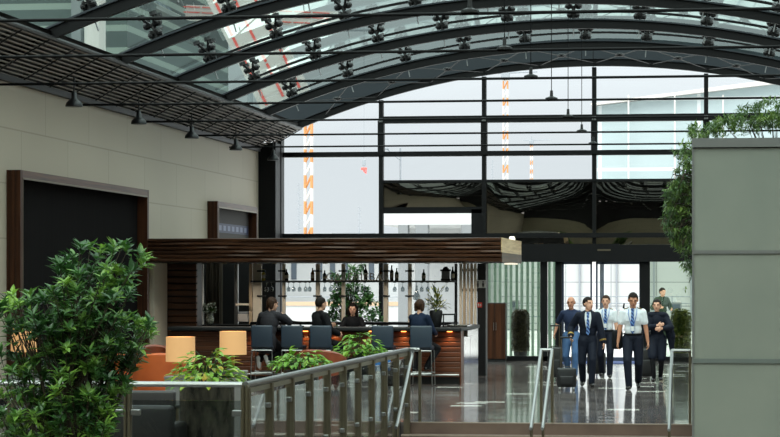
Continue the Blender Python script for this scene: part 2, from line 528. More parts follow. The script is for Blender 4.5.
# louvre strip between wall and glass
g0, g1 = V((XL + .02, 0, 5.44)), V((XG, 0, 5.99))
for j, (side) in enumerate((0,)):
    gr = sroot('ceiling_louvre', 'strip of grey louvre slats along the left wall')
    sl = MB(); N = 12
    dd = (g1 - g0)
    ndir = V((-dd.z, 0, dd.x)).normalized()
    for i in range(N):
        p = g0 + dd * ((i + .5) / N)
        a = math.atan2(dd.z, dd.x)
        Mx = Matrix.Translation(p) @ Matrix.Rotation(-a + .5, 4, 'Y')
        sl.box((-.024, 20, -.008), (.024, YF - .3, .008), 0, Mx)
    sl.build('slats', M['slat'], gr)
    for i in range(int((YF - 20) / (BAY / 3))):
        y = YF - .4 - i * BAY / 3
        MB().tube(g0 + V((0, y, 0)) + ndir * .035, g1 + V((0, y, 0)) + ndir * .035, .035, n=6).build('louvre_rib', M['dark'], gr)
        MB().tube(g0 + V((0, y, 0)) - ndir * .02, g1 + V((0, y, 0)) - ndir * .02, .014, n=6).build('louvre_clip', M['dark'], gr)
    MB().tube(g1 + V((0, 20, .02)), g1 + V((0, YF - .3, .02)), .045, n=8).build('edge_tube', M['dark'], gr)
    MB().box((XL, 20, 5.36), (XL + .1, YF - 1.2, 5.46)).build('wall_channel', M['dark'], gr)
so = MB()
so.add([(XL - .3, 1, 5.62), (XL - .3, YF, 5.62), (XG - .06, YF, 6.12), (XG - .06, 1, 6.12)], [(0, 1, 2, 3)])
so.add([(XL - .3, 1, 5.66), (XL - .3, YF, 5.66), (XG - .06, YF, 6.15), (XG - .06, 1, 6.15)], [(3, 2, 1, 0)])
so.box((XL - .4, 1, 5.5), (XL - .05, YF, 5.7))
struct(so.build('ceiling_dark_backing', M['soffit']))  # dark sheet added so the void above the louvres stays dark

# ---------------------------------------------------------------- glass end wall
MX = [-11.35, -8.75, -6.07, -3.24, -.40, 2.44, XR]
def panel(mb, x0, x1, z0, z1, y=YF, mi=0): return mb.box((x0, y - .012, z0), (x1, y + .012, z1), mi)
ni = [0]
def pillow(x0, x1, z0, z1, bul, nx=16, nz=8):
    m = MB(); vs = []
    for j in range(nz + 1):
        for i in range(nx + 1):
            u = 2 * i / nx - 1; v = 2 * j / nz - 1
            vs.append((x0 + (x1 - x0) * i / nx, YF - bul * (1 - u * u) * (1 - .6 * v * v), z0 + (z1 - z0) * j / nz))
    return m.add(vs, [(j * (nx + 1) + i, j * (nx + 1) + i + 1, (j + 1) * (nx + 1) + i + 1, (j + 1) * (nx + 1) + i) for j in range(nz) for i in range(nx)])
def win(label=None):
    ni[0] += 1
    return sroot('window_%d' % ni[0], label)
for i in range(6):
    x0, x1 = MX[i], MX[i + 1]
    w = win('upper glazing of the end wall')
    pn = MB(); q = arc(x0, x1, R0 + .05, 8)
    n = len(q)
    for yy, flip in ((YF - .012, 0), (YF + .012, 1)):
        vs = [(x0, yy, 4.63), (x1, yy, 4.63)] + [(a, yy, b) for a, b in reversed(q)]
        pn.add(vs, [tuple(range(len(vs)))] if not flip else [tuple(range(len(vs) - 1, -1, -1))])
    # two faces would double the tint: keep the front one only
    pn.v = pn.v[:n + 2]; pn.f = pn.f[:1]; pn.m = pn.m[:1]
    pn.build('pane', M['clear'], w)
    lo = MB()
    if i == 0:
        lo.add([(x0, YF, 0), (x1, YF, 0), (x1, YF, 4.63), (x0, YF, 4.63)], [(0, 1, 2, 3)]); lo.build('pane', M['clear'], w)
    elif i == 1:
        w = win('lower glazing behind the bar')
        MB().add([(x0, YF, 0), (x1, YF, 0), (x1, YF, 3.84), (x0, YF, 3.84)], [(0, 1, 2, 3)]).build('pane', M['clear'], w)
        pillow(x0, x1, 3.84, 4.63, .022).build('black_pane', M['black_glass'], w, smooth=True)
        MB().box((x0, YF - .06, 3.80), (x1, YF + .06, 3.96)).box((x1 - .33, YF - .06, 3.2), (x1, YF + .06, 3.9)).build('window_frame', M['steel'], w)
    else:
        w = win('black glass band over the entrance')
        pillow(x0, x1, 2.95, 4.63, .034).build('black_pane', M['black_glass'], w, smooth=True)
nt_ = [0]
def trim(mb, mat=None, label=None):
    nt_[0] += 1
    return struct(mb.build('trim_%d' % nt_[0], mat or M['steel']), label)
for i, x in enumerate(MX[1:6]):
    trim(MB().box((x - .055, YF - .1, 6.22), (x + .055, YF + .1, arch_z(x))).box((x - .08, YF - .12, 5.3), (x + .08, YF + .1, 6.2)))
    trim(MB().box((x - .055, YF - .1, 0 if i < 2 else 4.6), (x + .055, YF + .1, 5.3)).box((x - .045, YF - .06, 2.95 if i > 1 else 3), (x + .045, YF + .02, 4.63)))
    MB().box((x - .05, YF - .16, 6.16), (x + .05, YF - .12, 6.26)).build('bracket', M['chrome'], bpy.data.objects['trim_%d' % nt_[0]])
xe = XR
trim(MB().box((MX[1], YF - .13, 6.13), (xe, YF + .1, 6.31)))
trim(MB().box((MX[0], YF - .1, 5.27), (xe, YF + .1, 5.40)))
trim(MB().box((MX[1], YF - .08, 4.59), (xe, YF + .08, 4.66)))
trim(MB().box((MX[0], YF - .16, 3.16), (xe, YF + .1, 3.28)))
trim(MB().box((MX[0], YF - .1, 2.94), (-2.6, YF + .1, 3.0)))
# corner column
trim(MB().box((XL - .02, YF - 1.0, 0), (-11.35, YF + .1, 5.6)).box((-11.43, YF - .3, 0), (-11.33, YF + .12, 5.9)), M['steel'], 'dark corner column')

# entrance: header, side panes and sliding leaves
def fx(x): return at(x, 281, YF).x
trim(MB().box((fx(487), YF - .25, 2.54), (xe, YF + .1, 2.97)), M['steel'], 'dark door header')
for a, b in ((483, 488), (540.5, 547.5), (555.5, 562), (640, 650)):
    trim(MB().box((fx(a), YF - .12, 0), (fx(b), YF + .1, 2.56)))
trim(MB().box((fx(487), YF - .12, 0), (fx(556), YF + .1, .12)).box((fx(650), YF - .12, 0), (xe, YF + .1, .12)))
for a, b in ((488, 541), (548, 556), (649, 706)):
    w = win('greenish side glazing of the entrance')
    MB().add([(fx(a), YF, .1), (fx(b), YF, .1), (fx(b), YF, 2.56), (fx(a), YF, 2.56)], [(0, 1, 2, 3)]).build('pane', M['green'], w)
w = win('side glazing behind the glass box')
MB().add([(fx(706), YF, .1), (xe, YF, .1), (xe, YF, 2.56), (fx(706), YF, 2.56)], [(0, 1, 2, 3)]).build('pane', M['green'], w)
M['leaf_frame'] = pm('blue_grey_door_rail', (70, 78, 98), .35, .3)
def door_leaf(n, xs, label, yy):
    d = sroot('door_%d' % n, label)
    x0, x1 = fx(xs[0]), fx(xs[1])
    MB().box((x0, yy - .03, 0), (x0 + .045, yy + .03, 2.54)).box((x1 - .045, yy - .03, 0), (x1, yy + .03, 2.54)).box((x0, yy - .03, 0), (x1, yy + .03, .1)).box((x0, yy - .03, 2.48), (x1, yy + .03, 2.54)).build('door_frame', M['leaf_frame'], d)
    MB().add([(x0, yy, .08), (x1, yy, .08), (x1, yy, 2.5), (x0, yy, 2.5)], [(0, 1, 2, 3)]).build('pane', M['clear'], d)
    return d
door_leaf(1, (562, 592), 'left sliding glass door', YF + .06)
door_leaf(2, (600, 641), 'right sliding glass door', YF + .06)
door_leaf(3, (596, 604), 'narrow door edge', YF - .06)
sg = MB().box((fx(598), YF - .262, 2.82), (fx(611), YF - .25, 2.86))
tag(sg.build('door_sensor', M['chrome_dark']), 'slim grey sensor strip on the dark header above the entrance', 'sensor')
mt = MB().box((fx(566), YF - 1.9, .0), (fx(640), YF - .3, .012))
M['blue'] = pm('blue_mat', (44, 66, 120), .8)
tag(mt.build('entrance_mat', M['blue']), 'blue mat on the floor just inside the sliding doors', 'mat')

# ---------------------------------------------------------------- wood-framed shop windows in the left wall
M['blind'] = pm('charcoal_blind', (20, 18, 18), .9, spec=.03, var=(24, 22, 22), scale=2, stretch=(1, 6, .3))
M['blind2'] = pm('grey_blind', (70, 66, 65), .7, spec=.15)
M['band'] = pm('navy_band', (34, 42, 74), .5)
M['lightband'] = pm('pale_lettering', (110, 116, 140), .5)
def wall_window(y0, y1, ztop, blind, label, band=False):
    w = win(label); X = XL
    MB().box((X, y0, 0), (X + .24, y0 + .13, ztop)).box((X + .07, y0 - .006, 0), (X + .08, y0, ztop)).box((X + .15, y0 - .006, 0), (X + .16, y0, ztop)).build('jamb', M['woodz'], w)
    MB().box((X, y1 - .13, 0), (X + .24, y1, ztop)).build('jamb', M['woodz'], w)
    MB().box((X, y0 + .13, ztop - .12), (X + .24, y1 - .13, ztop)).build('head', M['woody'], w)
    MB().box((X + .2, y0 + .125, .1), (X + .245, y0 + .15, ztop - .12)).box((X + .2, y0 + .13, ztop - .15), (X + .245, y1 - .13, ztop - .12)).build('lit_edge_strip', M['chrome_dark'], w)  # pale strip stands for light caught on the frame's inner edge
    MB().box((X, y0 + .13, 0), (X + .03, y1 - .13, ztop - .12)).build('blind', blind, w)
    if band:
        b = MB().box((X + .03, y0 + .4, 3.2), (X + .036, y1 - .2, 3.42)).build('band', M['band'], w)
        lt = MB(); yy = y0 + .6
        while yy < y1 - .4:
            lt.box((X + .036, yy, 3.25), (X + .04, yy + .28, 3.37)); yy += .5
        lt.build('lettering', M['lightband'], b)
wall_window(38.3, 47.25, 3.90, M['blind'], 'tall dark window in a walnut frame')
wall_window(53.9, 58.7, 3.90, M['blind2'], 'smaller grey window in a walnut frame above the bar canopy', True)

# ---------------------------------------------------------------- outdoors
struct(MB().box((-400, YF + .1, -.3), (400, 900, -.02)).build('ground', M['ground']))
M['white_b'] = pm('white_render', (170, 172, 172), .7)
M['white_p'] = brick_mat('white_panel_facade', (176, 178, 178), (168, 170, 171), (128, 131, 133), 1.9, 1.0, .02, .6, 'xz', offset=0)
M['grey_col'] = pm('grey_column', (112, 116, 118), .6)
M['win_d'] = pm('grey_window', (72, 82, 92), .4)
M['teal_f'] = brick_mat('pale_teal_facade', (150, 166, 168), (156, 170, 172), (190, 196, 198), 7.0, 5.0, .12, .25, 'xz', offset=0)
M['orange_m'] = pm('orange_crane_paint', (186, 128, 76), .6)
M['white_m'] = pm('white_crane_paint', (196, 192, 188), .6)
M['grey_m'] = pm('grey_mast', (130, 136, 142), .6)
M['red_m'] = pm('red_paint', (216, 92, 84), .6)
M['tan'] = pm('tan_kerb', (176, 150, 124), .8)
M['far_dark'] = brick_mat('dark_green_louvred_facade', (44, 54, 54), (58, 70, 68), (120, 132, 124), 30., 1.15, .16, .5, 'xz', offset=0)

# white building with slot windows far behind the bar
def bld(name, label, x0, x1, Y, z1, mat, depth=12):
    a, b = at(x0, 281, Y).x, at(x1, 281, Y).x
    r = thing(name, label, 'building', ((a + b) / 2, Y, 0))
    MB().box((-(b - a) / 2, 0, -.1), ((b - a) / 2, depth, z1)).build('facade', mat, r)
    return r, (b - a)
r, wd = bld('office_building', 'low white building with slot windows far behind the left end of the bar', 255, 384, 150, 4.1, M['white_b'])
for i in range(10):
    x = -wd / 2 + .7 + i * wd / 10
    if i % 4 != 3: MB().box((x, -.05, 2.15), (x + .34, .02, 3.25)).box((x + .05, -.08, 2.2), (x + .29, -.04, 3.2)).build('slot_window', M['win_d'], r)
MB().box((-wd / 2, -.3, 3.9), (wd / 2, .1, 4.1)).build('roof_edge', M['white_m'], r)
r, wd = bld('roof_plant_room', 'small white block standing on the skyline left of the black glass', 332, 375, 190, 5.9, M['white_b'], 6)
MB().box((-wd / 2, -.1, 5.7), (wd / 2, .1, 5.95)).build('roof_edge', M['grey_m'], r)
# portico seen under the black band
Yp = 84
a, b = at(381, 281, Yp).x, at(484, 281, Yp).x
r = thing('portico', 'white portico on grey columns outside behind the bar', 'portico', (a, Yp, 0))
MB().box((0, 0, 4.05), (b - a, 6, 5.0)).build('roof_slab', M['white_b'], r)
MB().box((0, 5.8, 0), (b - a, 6, 4.1)).build('rear_wall', M['white_b'], r)
for x0, x1 in ((398, 408), (415, 428), (461, 472)):
    p = at(x0, 281, Yp).x - a; q = at(x1, 281, Yp).x - a
    MB().rbox((p, 0, 0), (q, .45, 4.06), .03).build('column', M['grey_col'], r)
# white panel building behind the entrance
r, wd = bld('panel_building', 'white panelled building filling the view beyond the sliding doors', 484, 740, 100, 5.4, M['white_p'])
for k in range(7):
    x = -wd / 2 + .9 + k * 1.55
    MB().box((x, -.12, 0), (x + .07, .0, 5.3)).build('facade_fin', M['grey_m'], r)
# pale glass terminal
Yt = 170
a, b = at(600, 281, Yt).x, at(830, 281, Yt).x
t = thing('terminal_building', 'big pale glass building with a rising roof on the skyline at right', 'building', (a, Yt, 0))
zz = [at(x, y, Yt).z for x, y in ((600, 106), (780, 84))]; sl_ = (zz[1] - zz[0]) / (at(780, 281, Yt).x - a)
w_ = b - a
fa = MB(); fa.add([(0, 0, 0), (w_, 0, 0), (w_, 0, zz[0] + sl_ * w_), (-.3, 0, zz[0]), (0, 30, 0), (w_, 30, 0), (w_, 30, zz[0] + sl_ * w_), (-.3, 30, zz[0])],
       [(0, 1, 2, 3), (5, 4, 7, 6), (4, 0, 3, 7), (1, 5, 6, 2), (3, 2, 6, 7), (0, 4, 5, 1)])
fa.build('facade', M['teal_f'], t)
rf = MB(); rf.add([(-.6, -.8, zz[0]), (w_, -.8, zz[0] + sl_ * w_), (w_, -.8, zz[0] + sl_ * w_ + .35), (-.6, -.8, zz[0] + .15), (-.6, 31, zz[0]), (w_, 31, zz[0] + sl_ * w_), (w_, 31, zz[0] + sl_ * w_ + .35), (-.6, 31, zz[0] + .15)],
       [(0, 1, 2, 3), (5, 4, 7, 6), (4, 0, 3, 7), (1, 5, 6, 2), (3, 2, 6, 7), (0, 4, 5, 1)])
rf.build('roof', M['white_m'], t)
for x in (629, 675, 723):
    X = at(x, 281, Yt).x - a
    MB().tube((X, -1, 0), (X, -1, at(x, 96, Yt).z), .06, n=6).build('facade_post', M['white_m'], t)
# dark louvred building beyond the left side of the roof
r = thing('louvred_building', 'dark green louvred building looming behind the glass roof at left', 'building', (-46, 118, 0))
MB().box((-26, 0, 0), (16, 25, 27)).build('facade', M['far_dark'], r)
for k in range(7): MB().box((-24 + k * 6.2, -.5, 0), (-23.5 + k * 6.2, 0, 27)).build('facade_fin', M['grey_col'], r)
# added mast and red-white shapes imitating crane reflections in the roof glass
bm = thing('crane_reflection', 'made-up red and white reflection boom reaching over the roof outside at left', 'crane', (-29, 108, 0))
MB().tube((0, 0, 0), (0, 0, 16.5), .5, n=10).build('mast', M['white_m'], bm)
def streak(p, q, w, name):
    p, q = V(p), V(q); d = (q - p); s, u = frame_of(d); L = d.length; d.normalize()
    m = MB()
    vs = [p + u * w / 2 * a + s * .3 * b for a, b in ((-1, -1), (1, -1), (1, 1), (-1, 1))] + [q + u * w / 2 * a + s * .3 * b for a, b in ((-1, -1), (1, -1), (1, 1), (-1, 1))]
    m.add(vs, [(3, 2, 1, 0), (4, 5, 6, 7), (0, 1, 5, 4), (1, 2, 6, 5), (2, 3, 7, 6), (3, 0, 4, 7)])
    o = m.build(name, M['white_m'], bm)
    n = MB(); k = 0
    for e in (-.36, .0, .36):
        for i in range(int(L / .9)):
            c = p + d * (i * .9 + .3) + u * w * e
            n.add([c + u * a * .06 * w / 2.4 + s * b * .34 + d * g * .4 for g in (-1, 1) for a, b in ((-1, -1), (1, -1), (1, 1), (-1, 1))],
                  [(3, 2, 1, 0), (4, 5, 6, 7), (0, 1, 5, 4), (1, 2, 6, 5), (2, 3, 7, 6), (3, 0, 4, 7)])
    n.build('red_markings', M['red_m'], o)
B0 = V((-29, 108, 0))
b1, b2 = at(226, -20, 108) - B0, at(292, 112, 108) - B0
streak((0, 0, b1.z + 1.2), b1, 1.4, 'reflection_streak')
streak(b1, b2, 2.4, 'reflection_streak')
streak(b1 + V((-2.4, 2.5, -1.2)), at(345, 20, 110) - B0, .7, 'reflection_streak')

# lattice masts of tower cranes
def crane(px, Y, wpx, ytop, label, jib=None, thin=False):
    c = at(px, 281, Y); w = wpx * Y / F; H = at(px, ytop, Y).z
    r = thing('tower_crane', label, 'crane', (c.x, Y, 0), 0, 'tower cranes on the skyline')
    seg = w * 2.0; n = int(H / seg) + 1
    mb = MB()
    for i in range(n):
        z0, z1 = i * seg, min(H, (i + 1) * seg); mi = i % 2
        for sx in (-1, 1):
            for sy in (-1, 1): mb.tube((sx * w / 2, sy * w / 2, z0), (sx * w / 2, sy * w / 2, z1), w * .16, n=6, mi=mi)
        for sy in (-1, 1):
            mb.tube((-w / 2, sy * w / 2, z0), (w / 2, sy * w / 2, z1), w * .10, n=5, mi=mi)
            mb.tube((sy * w / 2, w / 2, z0), (sy * w / 2, -w / 2, z1), w * .10, n=5, mi=mi)
    mb.build('mast', [M['orange_m'], M['white_m']], r)
    if jib:
        MB().rbox((-w, -w, H), (w, w, H + w * 1.6), .1).build('cab', M['grey_m'], r)
        MB().tube((-jib * .4, 0, H + w * 1.6), (jib, 0, H + w * 1.9), w * .22, n=6).tube((0, 0, H + w), (0, 0, H + w * 3.4), w * .15, n=6).build('jib', M['grey_m'], r)
    return r
crane(308.5, 420, 6.6, 118, 'thick orange and white crane mast seen through the leftmost bay of the end wall')
crane(505.5, 520, 4.2, 80, 'tall orange and white crane mast right of the second mullion', 7)
crane(531.5, 700, 2.2, 144, 'short thin orange crane with a cab, right of the tall one', 6)
def mast(px, Y, wpx, ytop, label, lattice=True):
    c = at(px, 281, Y); w = wpx * Y / F; H = at(px, ytop, Y).z
    r = thing('radio_mast', label, 'mast', (c.x, Y, 0))
    MB().tube((0, 0, 0), (0, 0, H), w * .22, w * .1, 6).build('pole', M['grey_m'], r)
    a = MB(); z = H * .45
    k = 0
    while z < H: a.box((-w * .8 if k % 2 else 0, -w * .1, z), (0 if k % 2 else w * .8, w * .1, z + w * .25)); z += w * 1.3; k += 1
    a.build('aerials', M['grey_m'], r)
mast(299, 380, 3., 183, 'thin grey radio mast left of the thick striped crane')
mast(359.5, 380, 2.4, 206, 'short grey radio mast right of the thick striped crane')
mast(492.5, 340, 2., 160, 'small grey aerial mast just right of the second mullion')
# street lamp with a bent arm
c = at(400.5, 281, 130)
r = thing('street_lamp', 'thin street lamp with a slanting arm outside the second bay', 'street lamp', (c.x, 130, 0))
Hs = at(400, 148, 130).z
MB().tube((0, 0, 0), (0, 0, Hs), .07, .05, 8).build('pole', M['grey_m'], r)
MB().tube((0, 0, Hs - .7), (-.75, 0, Hs - .05), .035, n=6).build('arm', M['grey_m'], r)
MB().rbox((-1.15, -.12, Hs - .1), (-.65, .12, Hs + .03), .04).build('lamp_head', M['grey_m'], r)
# crane hook hanging in the first bay
c = at(364, 281, 400); zt = at(364, 140, 400).z
hk = thing('tower_crane', 'grey crane with a red hook hanging in the open sky of the first bay', 'crane', (at(250, 281, 400).x, 400, 0), 0, 'tower cranes on the skyline')
dx = c.x - at(250, 281, 400).x
zj = at(364, 100, 400).z + 12
MB().tube((0, 0, 0), (0, 0, zj), .5, n=8).build('mast', M['grey_m'], hk)
MB().tube((-4, 0, zj), (dx + 2, 0, zj), .35, n=6).build('jib', M['grey_m'], hk)
MB().tube((dx, 0, at(364, 162, 400).z), (dx, 0, zj), .035, n=5).build('cable', M['grey_m'], hk)
z1 = at(364, 166, 400).z
MB().rbox((dx - .28, -.2, z1), (dx + .28, .2, z1 + 1.1), .1).build('hook_block', M['grey_m'], hk)
MB().path([(dx, 0, z1 - .3), (dx, 0, z1 - .9), (dx + .35, 0, z1 - 1.25), (dx + .35, 0, z1 - .75)], .14).rbox((dx - .5, -.2, z1 - .7), (dx + .5, .2, z1 - .25), .1).build('hook', M['red_m'], hk)

# rail fences outside
def fence(x0, x1, Y, label, rails=6, H=1.45):
    a, b = at(x0, 281, Y).x, at(x1, 281, Y).x
    r = thing('fence', label, 'fence', (a, Y, 0)); L = b - a
    m = MB()
    for k in range(rails): m.tube((0, 0, .15 + k * (H - .15) / (rails - 1)), (L, 0, .15 + k * (H - .15) / (rails - 1)), .022, n=6)
    m.build('rails', M['grey_m'], r)
    n = max(2, int(L / 2.0))
    for k in range(n + 1): MB().box((L * k / n - .03, -.03, -.02), (L * k / n + .03, .03, H + .03)).build('post', M['grey_m'], r)
fence(486, 735, 92, 'grey rail fence outside beyond the entrance doors')
fence(284, 458, 110, 'grey rail fence outside behind the bar', 5, 1.3)
tk = thing('low_wall', 'low white wall with a tan coping outside behind the bar', 'wall', (at(284, 281, 100).x, 100, 0))
wl = at(460, 281, 100).x - at(284, 281, 100).x
MB().box((0, 0, -.02), (wl, .5, 1.0)).build('wall_body', M['white_b'], tk); MB().box((-.05, -.05, 1.0), (wl + .05, .55, 1.16)).build('coping', M['tan'], tk)
def board(px, py, Y, w, h, label):
    c = at(px, py, Y)
    r = thing('notice_board', label, 'sign', (c.x, Y, 0))
    MB().box((-w / 2, -.03, c.z - h / 2), (w / 2, .03, c.z + h / 2)).build('panel', M['grey_col'], r)
    MB().box((-w * .36, -.036, c.z - h * .1), (w * .36, -.03, c.z + h * .34)).build('face', M['win_d'], r)
    MB().box((-.03, -.02, 0), (.03, .02, c.z)).build('post', M['grey_m'], r)
board(676, 308, 90, .42, .42, 'small grey notice board outside right of the standing figure')
board(515, 306, 90, .34, .42, 'small grey notice board outside in the left side glazing')

# clipped hedge columns just outside the glass
M['hedge'] = leaf_mat('hedge_leaf', (74, 84, 40), (118, 124, 54), (160, 158, 74), 9)
M['hedge2'] = leaf_mat('brown_hedge_leaf', (60, 50, 36), (86, 74, 50), (116, 102, 70), 9)
def hedge(px, Y, w, H, mat, label):
    c = at(px, 281, Y)
    r = thing('topiary', label, 'plant', (c.x, Y, 0))
    MB().lathe([(w * .36, 0), (w * .42, .18)], n=16).build('pot', M['dark'], r)
    m = MB(); g = random.Random(px)
    m.lathe([(w * .3, .16), (w * .44, .2), (w * .46, H * .5), (w * .44, H * .85), (w * .3, H * .97), (0, H)], n=18)
    for i in range(2200):
        a = g.uniform(0, 2 * PI); z = g.uniform(.2, H); rr = w * .46 if z < H * .85 else w * .46 * math.sqrt(max(.02, 1 - ((z - H * .85) / (H * .16)) ** 2))
        d = V((math.cos(a), math.sin(a), g.uniform(-.4, .8)))
        m.leaf(V((math.cos(a) * rr, math.sin(a) * rr, z)), d + V((g.uniform(-.6, .6), g.uniform(-.6, .6), 0)), V((0, 0, 1)), .06, .035)
    m.build('foliage', mat, r)
hedge(681, 62.2, .5, 1.32, M['hedge'], 'clipped green topiary column outside right of the doors')
hedge(520.5, 62.6, .44, 1.3, M['hedge2'], 'brown topiary column outside in the left side glazing')

# glass fins and a walnut cupboard by the left side glazing
M['fin_g'] = pm('pale_green_fin', (150, 168, 156), .3)
gf = thing('fin_wall', 'row of pale green glass fins outside the left side glazing', 'fin wall', (at(488, 281, 65).x, 65, 0))
xw = at(556, 281, 65).x - at(488, 281, 65).x
for k in range(13):
    x = k * xw / 12.5
    MB().rbox((x, -.05 + .12 * (k % 2), 0), (x + .075, .0 + .12 * (k % 2), 2.9), .01, seg=1).build('fin', M['fin_g'], gf)
MB().box((-.1, -.08, 2.9), (xw + .1, .15, 3.0)).build('head_rail', M['grey_m'], gf)
ck = thing('cupboard', 'low dark walnut cupboard standing inside by the left side glazing', 'cupboard', (at(495, 281, 59.9).x, 59.9, 0))
MB().rbox((-.27, 0, .06), (.27, .4, 1.5), .01).build('body', M['dark'], ck)
for sx_ in (-1, 1):
    d_ = MB().rbox((sx_ * .135 - .13, -.02, .08), (sx_ * .135 + .13, .0, 1.48), .006, seg=1).build('door', M['woodz'], ck)
    MB().tube((sx_ * .03, -.04, .8), (sx_ * .03, -.04, 1.0), .008, n=6).build('handle', M['chrome'], d_)
MB().box((-.25, .02, 0), (.25, .38, .06)).build('base', M['dark'], ck)
# ---------------------------------------------------------------- bar canopy
YC = 47.2; XCR = -4.36
cn = thing('bar_canopy', 'long wavy walnut canopy hanging over the bar', 'canopy', (0, YC, 0))
N = 6; z0, z1 = 2.43, 2.915; hh = (z1 - z0) / N
for k in range(N):
    m = MB(); nx = 150; za = z0 + k * hh
    vs = []
    for i in range(nx + 1):
        x = XL + .02 + (XCR - XL - .02) * i / nx
        w = .010 * math.sin(x * 2.3 + k * 1.1) + .006 * math.sin(x * 5.1 - k * 2.0)
        zw = .006 * math.sin(x * 3.1 + k * .6)
        # ridge section: shallow groove, bulge, shallow groove
        vs += [(x, .05, za), (x, .0 + w * .3, za + .008 + zw * .3), (x, -.022 + w, za + hh * .5 + zw), (x, -.018 + w * .5, za + hh * .9 + zw * .5), (x, .05, za + hh)]
    fs = []
    for i in range(nx):
        for j in range(4): fs.append((i * 5 + j, i * 5 + 5 + j, i * 5 + 6 + j, i * 5 + 1 + j))
    m.add(vs, fs); m.build('wavy_board', M['wood'], cn, smooth=True)
MB().box((XL + .02, .05, z0 + .01), (XCR, 4.6, z1 - .01)).build('core', M['soffit'], cn)
MB().box((XCR, .0, z0 + .19), (XCR + .02, 4.6, z1)).build('end_board', M['lit_wood'], cn)  # paler upper half: light on the end face put into the wood colour
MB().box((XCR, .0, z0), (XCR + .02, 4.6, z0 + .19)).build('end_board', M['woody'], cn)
M['lampglass'] = pm('lit_lamp_glass', (255, 244, 225), .4, emit=(255, 240, 215), es=1.2)
MB().lathe([(.07, 0), (.07, .05), (.05, .10), (0, .10)], (XCR - .15, 4.2, z1), 12).build('uplight', M['lampglass'], cn)
MB().box((XCR - .3, 4.0, z0 - .02), (XCR - .04, 4.4, z0 + .01)).build('underside_lamp', M['lampglass'], cn)
for i, x in enumerate((-10.4, -9.2, -8.0, -6.8, -5.6)):
    MB().lathe([(.0, -.012), (.05, -.012), (.06, .0), (.06, .03)], (x, .5, z0), 12).build('downlight', M['chrome_dark'], cn)
    ld = bpy.data.lights.new('canopy_fill_spot', 'SPOT'); ld.energy = 36; ld.color = (1, .86, .68); ld.spot_size = 2.4; ld.spot_blend = .9; ld.shadow_soft_size = .06
    lo = bpy.data.objects.new('canopy_fill_spot', ld); COL.objects.link(lo); lo.parent = cn; lo.location = (x, .5, z0 - .03)

for i, x in enumerate((-10.6, -9.5, -8.4, -7.3, -6.2, -5.4)):  # second row of spots, added to brighten the back bar posts
    MB().lathe([(.0, -.012), (.05, -.012), (.06, .0), (.06, .03)], (x, 2.9, z0), 12).build('downlight', M['chrome_dark'], cn)
    ld = bpy.data.lights.new('canopy_fill_spot', 'SPOT'); ld.energy = 40; ld.color = (1, .9, .76); ld.spot_size = 2.6; ld.spot_blend = .9; ld.shadow_soft_size = .06
    lo = bpy.data.objects.new('canopy_fill_spot', ld); COL.objects.link(lo); lo.parent = cn; lo.location = (x, 2.9, z0 - .03)

# ---------------------------------------------------------------- bar counter
XB0, XB1, YBAR = -11.0, -5.13, 46.8
bc = thing('bar_counter', 'long walnut bar counter with a dark top under the canopy', 'bar counter', (0, YBAR, 0))
MB().rbox((XB0, -.28, 1.06), (XB1 + .05, .62, 1.13), .015).rbox((XB1 - .6, .6, 1.06), (XB1 + .05, 3.3, 1.13), .015).build('countertop', M['dark'], bc)
fr = MB()
for k in range(9):
    za = .14 + k * .1
    fr.rbox((XB0, .0, za + .006), (XB1, .06, za + .098), .012, seg=2)
fr.build('front_slats', M['bar_wood'], bc)
MB().box((XB0, .05, .12), (XB1 - .01, .56, 1.06)).box((XB0, .08, 0), (XB1 - .04, .56, .13)).build('carcass', M['dark'], bc)
MB().box((XB1 - .6, .56, 0), (XB1 - .01, 3.3, 1.06)).build('return_carcass', M['dark'], bc)
M['mirror'] = pm('polished_steel_panel', (120, 117, 112), .14, 1.)
MB().box((XB1 - .01, .0, .0), (XB1 + .012, .5, 1.06)).build('end_panel', M['bar_wood'], bc)
MB().box((XB1 - .01, .52, .0), (XB1 + .015, 1.7, 1.05)).box((XB1 - .01, 1.74, .0), (XB1 + .015, 3.3, 1.05)).build('steel_end_panel', M['mirror'], bc)
MB().rbox((XB1 - .35, .7, 1.13), (XB1 + .06, 1.6, 1.17), .01).rbox((XB1 - .1, .7, .93), (XB1 + .07, 1.6, 1.06), .01).build('end_tray', M['mirror'], bc)
rl = MB().tube((XB0, -.3, .2), (XB1, -.3, .2), .02, n=8)
for i in range(6): rl.tube((XB0 + .3 + i * 1.08, -.3, .2), (XB0 + .3 + i * 1.08, .05, .2), .014, n=6)
rl.build('foot_rail', M['chrome'], bc)
M['warmlamp'] = pm('warm_lamp', (255, 170, 90), .4, emit=(255, 150, 70), es=5.0)
for px in (256, 306, 335, 372, 404, 450):
    x = at(px, 332, YBAR).x
    MB().lathe([(0, -.02), (.05, -.02), (.055, 0)], (x, -.06, 1.06), 10).build('counter_lamp', M['warmlamp'], bc)
    ld = bpy.data.lights.new('counter_glow', 'SPOT'); ld.energy = 9; ld.color = (1, .55, .25); ld.spot_size = 2.2; ld.spot_blend = .8; ld.shadow_soft_size = .04
    lo = bpy.data.objects.new('counter_glow', ld); COL.objects.link(lo); lo.parent = bc; lo.location = (x, -.10, 1.03)

